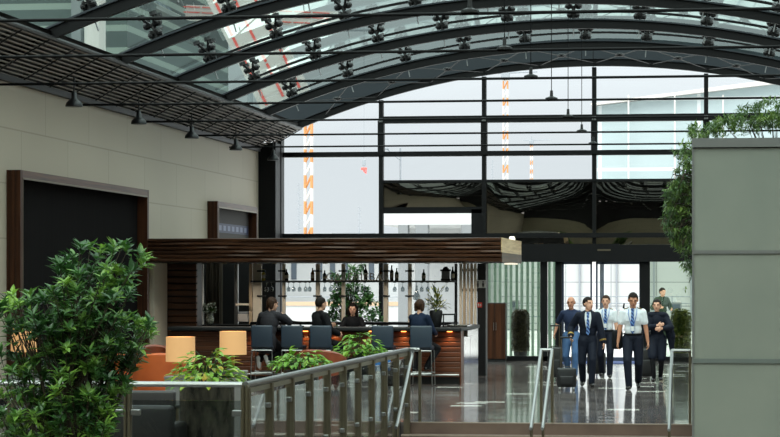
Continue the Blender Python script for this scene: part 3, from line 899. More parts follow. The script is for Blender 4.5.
# ---------------------------------------------------------------- back bar
YK = 51.0
M['post_pale'] = pm('pale_post', (232, 222, 204), .5)
M['shirt_like'] = pm('white_post', (238, 236, 232), .5)
M['post_beige'] = pm('beige_post', (200, 178, 148), .5)
M['shelfglass'] = pm('dark_shelf_edge', (40, 44, 46), .3)
bb = thing('bar_shelving', 'back bar of pale posts and glass shelves under the canopy', 'back bar', (0, YK, 0))
def X(px): return at(px, 281, YK).x
for px, w, mat in ((201, 5, 'shirt_like'), (236.5, 3.5, 'chrome'), (251, 3, 'post_beige'), (257.5, 8.5, 'post_pale'), (284, 3, 'post_pale'), (318, 4, 'post_pale'), (343.5, 3.5, 'post_pale'),
                   (386, 4.5, 'post_pale'), (410, 3.5, 'post_pale'), (456, 2.5, 'steel')):
    MB().rbox((X(px - w / 2), -.05, 0), (X(px + w / 2), .05, 2.425), .008, seg=2).build('post', M[mat], bb)
sh = MB().box((X(252), -.2, 2.02), (X(456), .14, 2.06)); sh.build('glass_shelf', M['shelfglass'], bb)
MB().box((X(252), -.2, 1.10), (X(456), .5, 1.16)).box((X(203), -.2, 1.02), (X(252), .5, 1.1)).build('work_top', M['steel'], bb)
MB().box((X(203), -.05, 0), (X(456), .45, 1.03)).build('base_cabinet', M['dark'], bb)
MB().box((X(237), -.16, 1.52), (X(250), .2, 1.56)).build('small_shelf', M['post_pale'], bb)
for px in (262, 283, 318, 343.5, 386, 410):
    for pz in (271, 296):
        z = at(px, pz, YK).z
        MB().tube((X(px) - .095, -.07, z), (X(px) + .095, -.07, z), .02, n=6).build('clip', M['dark'], bb)
# pale slatted screen and dark pillar at the right end of the bar
scn = thing('slat_screen', 'pale vertical slat screen at the right end of the back bar', 'screen', (0, YK, 0))
for k in range(5):
    a = 459.5 + k * 3.6
    MB().rbox((X(a), -.04, 0), (X(a + 2.7), .04, 2.43), .008, seg=2).build('slat', M['post_beige' if k % 2 else 'post_pale'], scn)
m_ = MB()
for pz in (270, 290, 330): m_.box((X(459.5), .04, at(460, pz, YK).z - .03), (X(477), .07, at(460, pz, YK).z + .03))
m_.build('cross_rail', M['dark'], scn)
pl = thing('pillar', 'black pillar carrying two small signs beside the slat screen', 'pillar', ((X(477) + X(485)) / 2, YK + .3, 0))
pw = (X(485.5) - X(477)) / 2
MB().rbox((-pw, -.2, 0), (pw, .2, 2.43), .01).build('shaft', M['dark'], pl)
def plate(px, py, w, h, name, label, mat, glyph):
    c = at(px, py, YK + .08)
    r = thing(name, label, 'sign', (c.x, YK + .095, c.z))
    MB().rbox((-w / 2, -.006, -h / 2), (w / 2, .002, h / 2), .004, seg=1).build('plate', mat, r)
    g = MB()
    glyph(g)
    g.build('pictogram', M['dark'] if name == 'toilet_sign' else M['white_m'], r)
def person_glyph(g):
    for s in (-1, 1):
        g.cbox((s * .055, -.01, .045), (.03, .004, .03)); g.cbox((s * .055, -.01, -.01), (.045 if s > 0 else .035, .004, .06)); g.cbox((s * .055, -.01, -.055), (.026, .004, .035))
M['sign_w'] = pm('white_sign_plate', (206, 208, 208), .5)
M['sign_r'] = pm('red_sign_plate', (190, 52, 40), .5)
plate(480.5, 284, .24, .17, 'toilet_sign', 'small white pictogram sign on the black pillar', M['sign_w'], person_glyph)
def fire_glyph(g): g.cbox((-.02, -.01, 0), (.03, .004, .06)); g.cbox((.025, -.01, 0), (.02, .004, .05))
plate(479.5, 305, .11, .11, 'fire_sign', 'small red fire sign low on the black pillar', M['sign_r'], fire_glyph)
# gallery bar lettering on the glass shelf
tc = bpy.data.curves.new('lettering', 'FONT'); tc.body = 'GALERIEBAR'; tc.size = .235; tc.extrude = .008; tc.space_character = 1.08
to = bpy.data.objects.new('tmp_text', tc); COL.objects.link(to)
dg = bpy.context.evaluated_depsgraph_get()
me = bpy.data.meshes.new_from_object(to.evaluated_get(dg)); bpy.data.objects.remove(to)
M['letter'] = pm('pale_letters', (246, 246, 240), .5)
me.materials.clear(); me.materials.append(M['letter'])
lt = thing('bar_lettering', 'raised pale capitals reading GALERIEBAR on the rear glass shelf', 'lettering', (X(327), YK - .15, 2.06))
lo = bpy.data.objects.new('letters', me); COL.objects.link(lo); lo.parent = lt; lo.rotation_euler = (PI / 2, 0, 0)
MB().box((0, -.004, -.0), (1.35, .02, .012)).build('base_strip', M['chrome_dark'], lt)

# walnut slat wall block and curtains left of the back bar
M['wood_l'] = wood_mat('walnut_slat', (66, 40, 25), (104, 66, 40), 'x')
wp = thing('slat_partition', 'dark walnut slatted partition left of the bar under the canopy', 'partition', (0, 49.6, 0))
xa, xb = at(155.5, 281, 49.6).x, at(197, 281, 49.6).x
MB().box((xa, .03, 0), (xb, .5, 2.43)).build('core', M['dark'], wp)
for k in range(17):
    MB().rbox((xa, -.05, .05 + k * .14), (xb, .03, .05 + k * .14 + .12), .02, seg=2).build('slat', M['wood_l'], wp)
tag(MB().rbox((at(150.9, 281, 48.4).x, 48.3, 0), (at(155.2, 281, 48.4).x, 49.5, 2.43), .01).build('post', M['post_pale']), 'pale square post between the tall dark window and the slatted partition', 'post')
M['curtain'] = pm('brown_curtain', (96, 82, 66), .8, var=(60, 52, 44), scale=5, stretch=(6, 1, .2))
cu = thing('curtain', 'brown gathered curtain hanging behind the left end of the bar', 'curtain', (0, 52.6, 0))
def curtain(x0, x1, za, zb, parent):
    m = MB(); n = 60; vs = []
    for i in range(n + 1):
        x = x0 + (x1 - x0) * i / n; y = .06 * math.sin(i * .9) + .02 * math.sin(i * 2.3)
        vs += [(x, y, za), (x, y, zb), (x, y + .02, zb), (x, y + .02, za)]
    fs = []
    for i in range(n):
        for j in range(4): fs.append((i * 4 + j, i * 4 + (j + 1) % 4, i * 4 + 4 + (j + 1) % 4, i * 4 + 4 + j))
    m.add(vs, fs); return m.build('cloth', M['curtain'], parent, smooth=True)
curtain(at(206, 281, 52.6).x, at(222, 281, 52.6).x, .9, 2.6, cu)
MB().tube((at(203, 281, 52.6).x, .02, 2.62), (at(236, 281, 52.6).x, .02, 2.62), .02).build('rail', M['dark'], cu)
tag(MB().box((XL + .02, 53.2, 0), (at(252, 281, 53.2).x, 53.4, 2.9)).build('partition', M['dark']), 'black partition behind the curtain and the left end of the bar', 'partition')

# bottles on the rear shelf, glasses hanging under it, bits on the counters
M['bottle_d'] = pm('dark_bottle', (22, 30, 24), .12, spec=.8)
M['bottle_g'] = pm('green_bottle', (44, 70, 44), .12, spec=.8)
M['bottle_a'] = pm('amber_bottle', (120, 74, 28), .12, spec=.8)
M['bottle_y'] = pm('yellow_liqueur', (196, 178, 60), .15, spec=.8)
M['paper'] = pm('bottle_label', (214, 206, 186), .7)
GL = glass('drinking_glass', (206, 212, 214), .18)
def bottle(px, mat, label, h=.29, r=.042, shelf=2.06, py=None):
    b = thing('bottle', label, 'bottle', (X(px), YK - .05, shelf), 0, 'bottles on the rear shelf')
    MB().lathe([(r * .9, 0), (r, .01), (r, h * .6), (r * .45, h * .74), (r * .34, h * .8), (r * .34, h * .95)], n=14).build('body', mat, b, smooth=True)
    MB().lathe([(r * .4, h * .94), (r * .4, h), (0, h)], n=10).build('cap', M['dark'], b)
    MB().lathe([(r * 1.02, h * .2), (r * 1.02, h * .48)], n=14).build('paper_label', M['paper'], b)
for px, mat, lab, h in ((264, 'bottle_y', 'short yellow liqueur bottle at the left end of the rear shelf', .26), (287, 'bottle_d', 'dark bottle beside the pale post left of the lettering', .25),
                        (313, 'bottle_a', 'amber bottle on the rear shelf left of the first beige post', .27), (325, 'bottle_d', 'dark bottle at the start of the raised lettering', .22),
                        (366, 'bottle_d', 'dark bottle standing above the letters E and B', .34), (381, 'bottle_a', 'amber bottle just left of the wide pale post', .3),
                        (392, 'bottle_d', 'tall black bottle just right of the wide pale post', .33), (397, 'bottle_g', 'green bottle right of the tall black bottle', .27),
                        (424, 'bottle_g', 'lone green bottle in the middle of the last shelf bay', .24), (453, 'bottle_d', 'dark bottle at the right end of the rear shelf', .3)):
    bottle(px, M[mat], lab, h)
lb = thing('lantern', 'small grey lantern on the rear shelf near its right end', 'lantern', (X(446), YK - .05, 2.06))
MB().rbox((-.1, -.08, 0), (.1, .08, .04), .01).build('base', M['steel'], lb)
lq = MB().rbox((-.11, -.09, .2), (.11, .09, .24), .01).build('lid', M['steel'], lb)
MB().lathe([(.08, .24), (.03, .3), (0, .3)], n=8).build('finial', M['steel'], lq)
MB().box((-.085, -.07, .04), (.085, .07, .2)).build('glass_body', M['grey_col'], lb)
g0_ = None
for i, px in enumerate((267, 272, 289, 294, 300, 306, 310, 325, 331, 337, 351, 358, 365, 395, 403, 422, 428, 435, 447)):
    if g0_ is None:
        g0_ = thing('wine_glass', 'wine glass hanging upside down under the rear shelf', 'glass', (X(px), YK - .04, 1.82), 0, 'wine glasses hanging under the rear shelf')
        MB().lathe([(.036, .0), (.044, .04), (.040, .08), (.012, .11)], n=14).build('bowl', GL, g0_, smooth=True)
        MB().tube((0, 0, .105), (0, 0, .19), .006, n=6).build('stem', GL, g0_)
        MB().lathe([(.036, .19), (.036, .198), (0, .2)], n=14).build('foot', M['shelfglass'], g0_)
    else: dup(g0_, (X(px), YK - .04, 1.82))
jug = thing('carafe', 'clear glass carafe hanging before the dark column behind the bar', 'carafe', (X(417), YK - .06, 1.63))
MB().lathe([(.03, 0), (.075, .02), (.08, .09), (.03, .2), (.022, .3), (.03, .32)], n=16).build('body', GL, jug, smooth=True)
MB().tube((0, 0, .31), (0, 0, .39), .006, n=6).build('hook', M['steel'], jug)
# crystal vase with flowers on the dark work top (left), boxes on the little shelf
M['crystal'] = pm('crystal_beads', (176, 186, 176), .15, spec=.9, var=(90, 104, 92), scale=30)
fv = thing('flower_vase', 'sparkling crystal vase of pale flowers on the back counter at left', 'vase', (X(210), YK - .02, 1.10))
MB().lathe([(.05, 0), (.07, .02), (.10, .12), (.06, .2), (.075, .24)], n=16).build('vase', M['crystal'], fv, smooth=True)
fm = MB(); gg = random.Random(3)
for i in range(44):
    a = gg.uniform(0, 2 * PI); r_ = .15 * math.sqrt(gg.random()); z = .26 + gg.uniform(0, .2)
    fm.ell((r_ * math.cos(a), r_ * math.sin(a), z), .022, 6, 5)
fm.build('blossoms', M['crystal'], fv)
fm = MB()
for i in range(60):
    a = gg.uniform(0, 2 * PI); d = V((math.cos(a), math.sin(a), gg.uniform(.2, 1.6)))
    fm.leaf(V((0, 0, .22)) + d * .06, d, V((0, 0, 1)), .14, .04)
M['fol_dk'] = leaf_mat('dark_leaf', (18, 34, 16), (34, 60, 26), (66, 96, 44), 10)
fm.build('foliage', M['fol_dk'], fv)
bx = thing('storage_box', 'white box with a grey lid on the shelf left of the first bar customer', 'box', (X(243.5), YK + .02, 1.16))
MB().rbox((-.11, -.1, 0), (.11, .12, .17), .01).build('body', M['white_m'], bx); MB().rbox((-.115, -.105, .17), (.115, .125, .22), .01).build('lid', M['grey_m'], bx)
# things on the bar top
zt = 1.13
vs_ = thing('flower_pot', 'dark vase with a loose green and yellow plant on the bar top', 'plant', (at(436, 328, 47.0).x, 47.0, zt))
MB().lathe([(.08, 0), (.10, .02), (.135, .3), (.12, .34), (.10, .33)], n=18).build('vase', M['dark'], vs_, smooth=True)
fm = MB(); gg = random.Random(8)
M['fol_y'] = leaf_mat('olive_leaf', (30, 42, 18), (70, 82, 30), (170, 160, 50), 12)
for i in range(150):
    a = gg.uniform(0, 2 * PI); e = gg.uniform(.1, 1.5); d = V((math.cos(a) * math.cos(e), math.sin(a) * math.cos(e), math.sin(e)))
    L = gg.uniform(.05, .33) * (1.35 if e > 1.1 else .9)
    fm.leaf(V((0, 0, .34)) + V((d.x * .8, d.y * .8, d.z)) * L, d + V((0, 0, gg.uniform(-.6, .3))), V((0, 0, 1)), .12, .04)
fm.build('foliage', M['fol_y'], vs_)
fm = MB()
for i in range(9):
    a = gg.uniform(0, 2 * PI); e = gg.uniform(.6, 1.4); d = V((math.cos(a) * math.cos(e), math.sin(a) * math.cos(e), math.sin(e)))
    fm.tube((0, 0, .3), V((0, 0, .32)) + d * .3, .006, .003, 5)
fm.build('stems', M['fol_dk'], vs_)
mn = thing('menu_stand', 'small dark metal stand on the bar top right of the vase', 'stand', (at(449, 328, 47.0).x, 47.0, zt))
MB().box((-.12, -.08, 0), (.12, .08, .02)).box((-.12, -.02, .02), (-.1, .02, .26)).box((.1, -.02, .02), (.12, .02, .26)).build('stand_frame', M['steel'], mn)
MB().box((-.13, -.03, .24), (.13, .03, .27)).build('top_bar', M['steel'], mn)
# long dark tray / sculpture on bar between the first two customers
ky = thing('serving_tray', 'long dark boat-shaped tray on the bar between the two seated men', 'tray', (at(298, 328, 47.0).x, 47.0, zt))
mt_ = MB(); vs2 = []
for i in range(13):
    s = i / 12; x = -.38 + .62 * s; w = .11 * math.sin(PI * min(1, s * .92 + .04)); zz_ = .16 - .2 * s + .12 * s * s
    vs2 += [(x, -w, zz_ + .02), (x, 0, zz_ - .02), (x, w, zz_ + .02), (x, 0, zz_ + .03)]
fs2 = []
for i in range(12):
    for j in range(4): fs2.append((i * 4 + j, i * 4 + (j + 1) % 4, i * 4 + 4 + (j + 1) % 4, i * 4 + 4 + j))
mt_.add(vs2, fs2 + [(3, 2, 1, 0), (48, 49, 50, 51)]); mt_.build('hull', M['dark'], ky, smooth=True)
MB().lathe([(.08, 0), (.07, .02), (.02, .03), (.02, .09)], (.05, 0, 0), 12).build('foot', M['steel'], ky)

# ---------------------------------------------------------------- bar stools
M['navy_l'] = pm('navy_leather', (40, 52, 66), .45, spec=.5)
YST = 46.05
def make_stool(label, x):
    r = thing('bar_stool', label, 'bar stool', (x, YST, 0), 0, 'bar stools along the counter')
    MB().rbox((-.21, -.2, .70), (.21, .22, .79), .03).build('seat', M['navy_l'], r, smooth=True)
    MB().rbox((-.215, -.26, .74), (.215, -.19, 1.18), .03).build('backrest', M['navy_l'], r, smooth=True)
    for s in (-1, 1):
        MB().path([(s * .2, -.22, .70), (s * .22, -.26, .02), (s * .22, .22, .02), (s * .2, .2, .70)], .012, 6).build('leg', M['chrome'], r)
    MB().tube((-.215, .18, .26), (.215, .18, .26), .012, n=6).build('footrest', M['chrome'], r)
    MB().tube((-.2, -.225, .69), (.2, -.225, .69), .012, n=6).build('rear_bar', M['chrome'], r)
    MB().tube((-.215, -.24, .25), (.215, -.24, .25), .010, n=6).build('rear_bar', M['chrome'], r)
    return r
sx = [at(p, 350, YST).x for p in (264, 294, 322.5, 384, 422.5)]
s0 = make_stool('navy bar stool under the man in the charcoal jacket with white shoes', sx[0])
for p, l in ((1, 'empty navy bar stool between the two men at the left of the bar'), (2, 'navy bar stool under the short-haired man in the black jacket'),
             (3, 'empty navy bar stool behind the right leafy planter'), (4, 'navy bar stool under the customer nearest the right end of the bar')):
    dup(s0, (sx[p], YST, 0), 0, l)

bg_ = thing('tote_bag', 'bright blue bag hanging under the empty stool behind the right leafy planter', 'bag', (at(382, 360, 45.7).x, 45.66, .3))
MB().rbox((-.17, -.06, 0), (.17, .06, .34), .03).build('pouch', pm('bright_blue_cloth', (52, 110, 172), .8), bg_, smooth=True)
MB().path([(-.09, 0, .33), (-.08, 0, .40), (.08, 0, .40), (.09, 0, .33)], .01, 6).build('strap', M['navy_l'], bg_)
# ---------------------------------------------------------------- pendants along the left wall
M['pend'] = pm('black_pendant', (24, 25, 28), .4)
p0 = None
names = ['first black dome pendant from the left under the louvres', 'second black dome pendant from the left under the louvres', 'third black dome pendant along the louvres, above the wide blank wall',
         'fourth black dome pendant along the louvres, above the grey window', 'fifth black dome pendant, next to the dark corner column']
for k in range(5):
    y = YF - BAY * (4.5 - k) ; x = -11.16
    if p0 is None:
        p0 = thing('pendant_lamp', names[0], 'lamp', (x, y, 5.08), 0, 'dome pendants along the left wall')
        MB().lathe([(.15, 0), (.15, .025), (.135, .07), (.085, .12), (.05, .15), (.045, .25), (.02, .27)], n=20).build('lamp_shade', M['pend'], p0, smooth=True)
        MB().tube((0, 0, .26), (0, 0, .52), .014, n=8).build('stem', M['pend'], p0)
        MB().ell((0, 0, .05), (.05, .05, .045), 10, 8).build('bulb', M['white_m'], p0)
    else: dup(p0, (x, y, 5.08), 0, names[k])

# ---------------------------------------------------------------- balustrades
RH = 1.08
def post(mb, x, y, z0=-.02, z1=1.05, dx=0., dy=0.):
    mb.box((x - .02 - dx, y - .02 - dy, z0), (x + .02 + dx, y + .02 + dy, z1))
fr_ = thing('railing', 'front steel balustrade with glass panels before the lounge', 'railing', (XB, YB, 0))
L = 7.2
MB().path([(-L, 0, RH - .025), (-.03, 0, RH - .025)], .028, 10).build('handrail', M['chrome'], fr_)
for i in range(7):
    x = -.0 - i * 1.16
    m = MB(); m.box((x - .03, -.045, -.3), (x - .01, .045, 1.05)).box((x + .01, -.045, -.3), (x + .03, .045, 1.05)); m.build('post', M['chrome_dark'], fr_)
    if i < 6:
        gp = MB().box((x - 1.11, -.006, .08), (x - .05, .006, .90)).build('glass_panel', M['rail_glass'], fr_)
        for z in (.25, .78):
            for xx in (x - 1.08, x - .08): MB().rbox((xx - .05, -.03, z - .03), (xx + .05, .03, z + .03), .008, seg=1).build('glass_clamp', M['chrome'], gp)
sd = thing('railing', 'long side balustrade with closely spaced steel posts beside the stairs', 'railing', (XB, YB, 0))
LY = YS - YB - .1
MB().path([(0, .0, RH - .025), (0, LY, RH - .025), (.14, LY, RH - .025)], .03, 10).build('handrail', M['chrome'], sd)
MB().box((-.022, .04, RH - .11), (.022, LY, RH - .06)).build('under_rail', M['chrome_dark'], sd)
n = 10
for i in range(n + 1):
    y = .02 + (LY - .02) * i / n
    m = MB(); m.box((-.045, y - .035, -.3), (.045, y - .012, 1.02)).box((-.045, y + .012, -.3), (.045, y + .035, 1.02)); m.build('post', M['chrome_dark'], sd)
    if i < n:
        yn = .02 + (LY - .02) * (i + 1) / n
        gp = MB().box((-.006, y + .06, .06), (.006, yn - .06, .93)).build('glass_panel', M['rail_glass'], sd)
        for z in (.25, .80):
            for yy in (y + .06, yn - .06): MB().rbox((-.03, yy - .04, z - .025), (.03, yy + .04, z + .025), .006, seg=1).build('glass_clamp', M['chrome'], gp)
def stair_rail(x0, x1, label, single=False):
    r = thing('stair_handrail', label, 'handrail', ((x0 + x1) / 2, YS, 0))
    h = abs(x1 - x0) / 2; sl = RISE / TREAD; L = 1.75
    for s in ((-1,) if single else (-1, 1)):
        MB().path([(s * h, 0, RH - .025), (s * h, -L, RH - .025 - sl * L), (s * h, -L - .12, RH - .06 - sl * L)], .024, 10).build('sloping_rail', M['chrome'], r)
        MB().tube((s * h, -L, LOW), (s * h, -L, RH - .03 - sl * L), .02, n=8).build('post', M['chrome_dark'], r)
    MB().path([(-h, 0, RH - .025), (h, 0, RH - .025)], .024, 10).build('top_bar', M['chrome'], r)
    for s in ((1,) if single else (-1, 1)):
        MB().box((s * h - .02, .03, -.02 if not single else -.02), (s * h + .02, .07, RH - .03)).build('post', M['chrome_dark'], r)
    return r
stair_rail(-4.45, -4.36, 'steel stair handrail running down from the end of the side balustrade', True)
stair_rail(at(541, 347, YS).x, at(552, 347, YS).x, 'double steel handrail in the middle of the stairs')
sr = stair_rail(at(672, 348, YS).x, at(690, 348, YS).x, 'steel stair handrail beside the frosted glass box', True)
MB().box((-.10, .05, .05), (.10, .06, 1.0)).build('glass_panel', M['rail_glass'], sr)

# ---------------------------------------------------------------- frosted glass box at right
YBX = 33.1
M['frost'] = pm('grey_green_back_painted_glass', (132, 135, 126), .16, spec=.5, var=(124, 128, 120), scale=.7)
M['boxcap'] = pm('grey_metal_cap', (112, 112, 110), .4, .3)
xl = at(692, 281, YBX).x; bw = 4.0
zz = [at(692, y, YBX).z for y in (138.5, 147.5, 250.3, 253.8, 358.5, 363)]
gb = thing('glass_box', 'tall grey-green frosted glass box with a metal cap at right', 'glass enclosure', (xl + .03, YBX, 0))
D = 1.15
MB().box((-.03, -.04, zz[1]), (bw, D + .04, zz[0])).build('cap', M['boxcap'], gb)
MB().box((.0, 0, zz[2]), (bw, D, zz[1] - .012)).build('upper_panel', M['frost'], gb)
MB().box((-.015, -.02, zz[3]), (bw, D + .01, zz[2])).build('seam_rail', M['boxcap'], gb)
MB().box((.0, 0, zz[4]), (bw, D, zz[3])).build('middle_panel', M['frost'], gb)
M['seamd'] = pm('dark_seam', (96, 102, 98), .4)
MB().box((-.015, -.02, zz[5]), (bw, D + .01, zz[4])).build('seam_rail', M['seamd'], gb)
MB().box((.0, 0, LOW), (bw, D, zz[5])).build('lower_panel', M['frost'], gb)
MB().box((-.03, -.012, LOW), (.0, D, zz[1])).build('edge_trim', M['boxcap'], gb)

# ---------------------------------------------------------------- leafy plants
M['fic'] = leaf_mat('ficus_leaf', (38, 66, 38), (64, 104, 50), (136, 172, 70), 3.2)
M['fic2'] = leaf_mat('weeping_fig_leaf', (38, 60, 30), (70, 100, 46), (124, 148, 70), 4)
M['pothos'] = leaf_mat('bright_leaf', (60, 104, 28), (108, 160, 46), (170, 200, 80), 7)
M['croton'] = leaf_mat('croton_leaf', (96, 146, 44), (140, 180, 64), (212, 140, 70), 7)
M['bark'] = pm('grey_bark', (50, 42, 32), .8, var=(70, 60, 46), scale=20)
M['pot_tex'] = pm('dark_rippled_glaze', (30, 29, 27), .2, spec=.6, var=(70, 65, 56), scale=16, stretch=(1, 1, .4), bump=.8)
M['soil'] = pm('soil', (40, 32, 26), .9)
M['grey_pl'] = pm('grey_plinth', (120, 118, 116), .5)

def rosette(fol, p, d, g, n, L, w, spread=1.0):
    d = d.normalized(); a, b = frame_of(d)
    for k in range(n):
        t = k * 2.4 + g.uniform(-.3, .3); s = (k + 1) / n
        e = g.uniform(.5, 1.15) * spread
        dd = d * math.cos(e) + (a * math.cos(t) + b * math.sin(t)) * math.sin(e)
        fol.leaf(p - d * .06 * (1 - s), dd + V((0, 0, -.05)), V((0, 0, 1)) + d * .3, L * g.uniform(.75, 1.15), w * g.uniform(.8, 1.15), droop=g.uniform(.05, .3))

# big ficus in the left foreground
g = random.Random(5)
YP = 20.2
base = at(62, 437, YP)
ft = thing('ficus_tree', 'large dark green ficus in the left foreground before the balustrade', 'tree', (base.x, YP, LOW))
fol = MB(); brn = MB()
blobs = [  # pixel centre, radii, number of tips
    (82, 262, 30, 17, 17), (120, 258, 26, 14, 16), (66, 285, 20, 18, 11), (100, 285, 36, 20, 20), (22, 304, 20, 14, 15), (70, 308, 42, 18, 26), (112, 306, 24, 20, 16),
    (4, 308, 9, 18, 7), (70, 335, 42, 22, 32), (128, 332, 26, 12, 14), (150, 327, 12, 6, 5), (95, 352, 40, 18, 30), (14, 362, 20, 14, 10), (40, 385, 44, 22, 34), (90, 385, 38, 22, 32), (128, 366, 14, 10, 8),
    (30, 420, 36, 20, 30), (78, 418, 40, 20, 34), (104, 428, 14, 12, 8)]
root = V((0, 0, 1.5))
for bx_, by_, rx, ry, nt in blobs:
    dy = g.uniform(-.35, .35)
    c = at(bx_, by_, YP + dy) - V((base.x, YP, LOW))
    hub = V((c.x * .55, c.y * .5, max(1.3, c.z - .55 - .1 * g.random())))
    brn.path([V((c.x * .12, 0, 1.0)), hub * .6 + V((0, 0, .4 * hub.z - .1)) if False else (V((c.x * .12, 0, 1.0)) + hub) / 2 + V((.04, .03, .05)), hub], [.022, .016, .011], 7)
    for i in range(nt):
        a = g.uniform(0, 2 * PI); r_ = math.sqrt(g.random())
        q = at(bx_ + rx * r_ * math.cos(a), by_ + ry * r_ * math.sin(a), YP + dy + g.uniform(-.4, .4)) - V((base.x, YP, LOW))
        mid = (hub + q) / 2 + V((g.uniform(-.05, .05), g.uniform(-.05, .05), -.03))
        brn.path([hub, mid, q], [.007, .005, .003], 5)
        d = (q - hub).normalized() + V((0, -.15, .35))
        rosette(fol, q, d, g, g.randint(8, 11), .115, .046)
        rosette(fol, mid.lerp(q, .45), d, g, 6, .11, .044, 1.3)
fol.build('foliage', M['fic'], ft)
brn.path([(0, 0, .3), (.03, .02, .8), (0, 0, 1.2)], [.06, .05, .035], 8)
brn.path([(-.02, .05, .3), (-.12, .05, .9), (-.2, .05, 1.4)], [.04, .03, .02], 8)
brn.build('branches', M['bark'], ft)
MB().lathe([(.28, 0), (.36, .05), (.42, .42), (.42, .46), (.38, .46), (.37, .40), (0, .40)], n=28).build('pot', M['pot_tex'], ft, smooth=True)

# weeping fig spilling round the frosted box
g = random.Random(9)
bw_ = V((xl + 1.2, YBX + 2.2, 0))
wt = thing('weeping_fig', 'weeping fig whose branches spill over and beside the frosted glass box', 'tree', bw_)
fol = MB(); brn = MB()
def dropper(px, py, Y, drop, n):
    p = at(px, py, Y) - bw_
    for i in range(n):
        q = p + V((g.gauss(0, .06), g.gauss(0, .12), -drop * g.random()))
        d = V((g.uniform(-1, .6), g.uniform(-1, 1), g.uniform(-.9, .4)))
        rosette(fol, q, d, g, 6, .10, .026, 1.1)
top = [(702, 130, 14, 8, 26), (722, 126, 14, 10, 44), (745, 120, 20, 14, 80), (770, 114, 16, 16, 90), (792, 112, 18, 18, 50), (682, 150, 10, 10, 16), (695, 134, 10, 8, 16)]
for bx_, by_, rx, ry, nt in top:
    for i in range(nt):
        a = g.uniform(0, 2 * PI); r_ = math.sqrt(g.random())
        q = at(bx_ + rx * r_ * math.cos(a), by_ + ry * r_ * math.sin(a), YBX + 2.0 + g.uniform(-.5, .7)) - bw_
        d = V((g.uniform(-.8, .8), g.uniform(-1, .4), g.uniform(-.2, 1)))
        rosette(fol, q, d, g, 8, .10, .026, 1.1)
        if i % 12 == 0: brn.path([(0, 0, 3.4), (q * .6 + V((0, 0, 1.3))), q - V((0, 0, .1))], [.02, .010, .003], 5)
side = [(689, 160, 9, 14, 34), (684, 180, 12, 16, 60), (678, 200, 14, 18, 80), (676, 220, 13, 16, 74), (683, 240, 11, 14, 54), (688, 258, 7, 12, 14), (690, 272, 4, 8, 6), (688, 205, 6, 50, 30)]
for bx_, by_, rx, ry, nt in side:
    for i in range(nt):
        a = g.uniform(0, 2 * PI); r_ = math.sqrt(g.random())
        q = at(bx_ + rx * r_ * math.cos(a), by_ + ry * r_ * math.sin(a), YBX + 1.7 + g.uniform(-.3, .5)) - bw_
        rosette(fol, q, V((g.uniform(-.9, .5), g.uniform(-1, .4), g.uniform(-1, .2))), g, 7, .10, .026, 1.0)
        if i % 5 == 0: brn.path([(-.3, 0, 3.3), q + V((.1, 0, .25)), q], [.012, .008, .004], 5)
q = at(685, 289, YBX + 1.6) - bw_; rosette(fol, q, V((-.3, 0, -1)), g, 4, .07, .02)
fol.build('foliage', M['fic2'], wt)
brn.path([(0, 0, .4), (.05, 0, 1.8), (-.05, 0, 3.4)], [.08, .07, .05], 8); brn.build('trunk', M['bark'], wt)
MB().lathe([(.3, 0), (.4, .5), (.36, .5), (.35, .44), (0, .44)], n=24).build('pot', M['pot_tex'], wt, smooth=True)

def leafy(px, pyb, Y, w, h, r_pot, h_pot, mat, label, potmat, seed, L=.15, wl=.085, nleaf=170):
    g = random.Random(seed); c = at(px, pyb, Y)
    r = thing('potted_plant', label, 'plant', (c.x, Y, 0), 0)
    MB().lathe([(r_pot * .86, 0), (r_pot * .9, .02), (r_pot, h_pot * .5), (r_pot, h_pot), (r_pot * .9, h_pot), (r_pot * .88, h_pot - .06), (0, h_pot - .06)], n=32).build('pot', potmat, r, smooth=True)
    MB().lathe([(r_pot * .88, h_pot - .055), (0, h_pot - .03)], n=20).build('soil', M['soil'], r)
    fo = MB(); sm = MB()
    for i in range(nleaf):
        a = g.uniform(0, 2 * PI); rr = math.sqrt(g.random()); z = h * (1 - rr ** 2 * .7) * g.uniform(.25, 1)
        q = V((math.cos(a) * rr * w / 2, math.sin(a) * rr * w / 2, h_pot + z - .04))
        d = V((math.cos(a), math.sin(a), g.uniform(-.5, .5)))
        fo.leaf(q, d, V((0, 0, 1)), L * g.uniform(.7, 1.2), wl * g.uniform(.7, 1.2), droop=.3)
        if i % 4 == 0: sm.path([(math.cos(a) * r_pot * .3, math.sin(a) * r_pot * .3, h_pot - .05), q * .5 + V((0, 0, h_pot * .5 + z * .3)), q], .006, 5)
    fo.build('foliage', mat, r); sm.build('stems', M['fol_dk'], r)
    return r
M['pot_dark'] = pm('dark_pot', (30, 34, 36), .3, spec=.6)
leafy(207, 388, 24.6, .72, .46, .29, .94, M['croton'], 'green and orange croton in a big dark rippled pot behind the front balustrade', M['pot_tex'], 21, .13, .06, 190)
leafy(301, 372, 36, .84, .44, .27, .68, M['pothos'], 'bright leafy plant in a dark pot nearest the seated man with white shoes', M['pot_dark'], 22)
leafy(360, 358, 44, .92, .55, .24, .62, M['pothos'], 'bright leafy plant in a dark pot before the bartender', M['pot_dark'], 23)
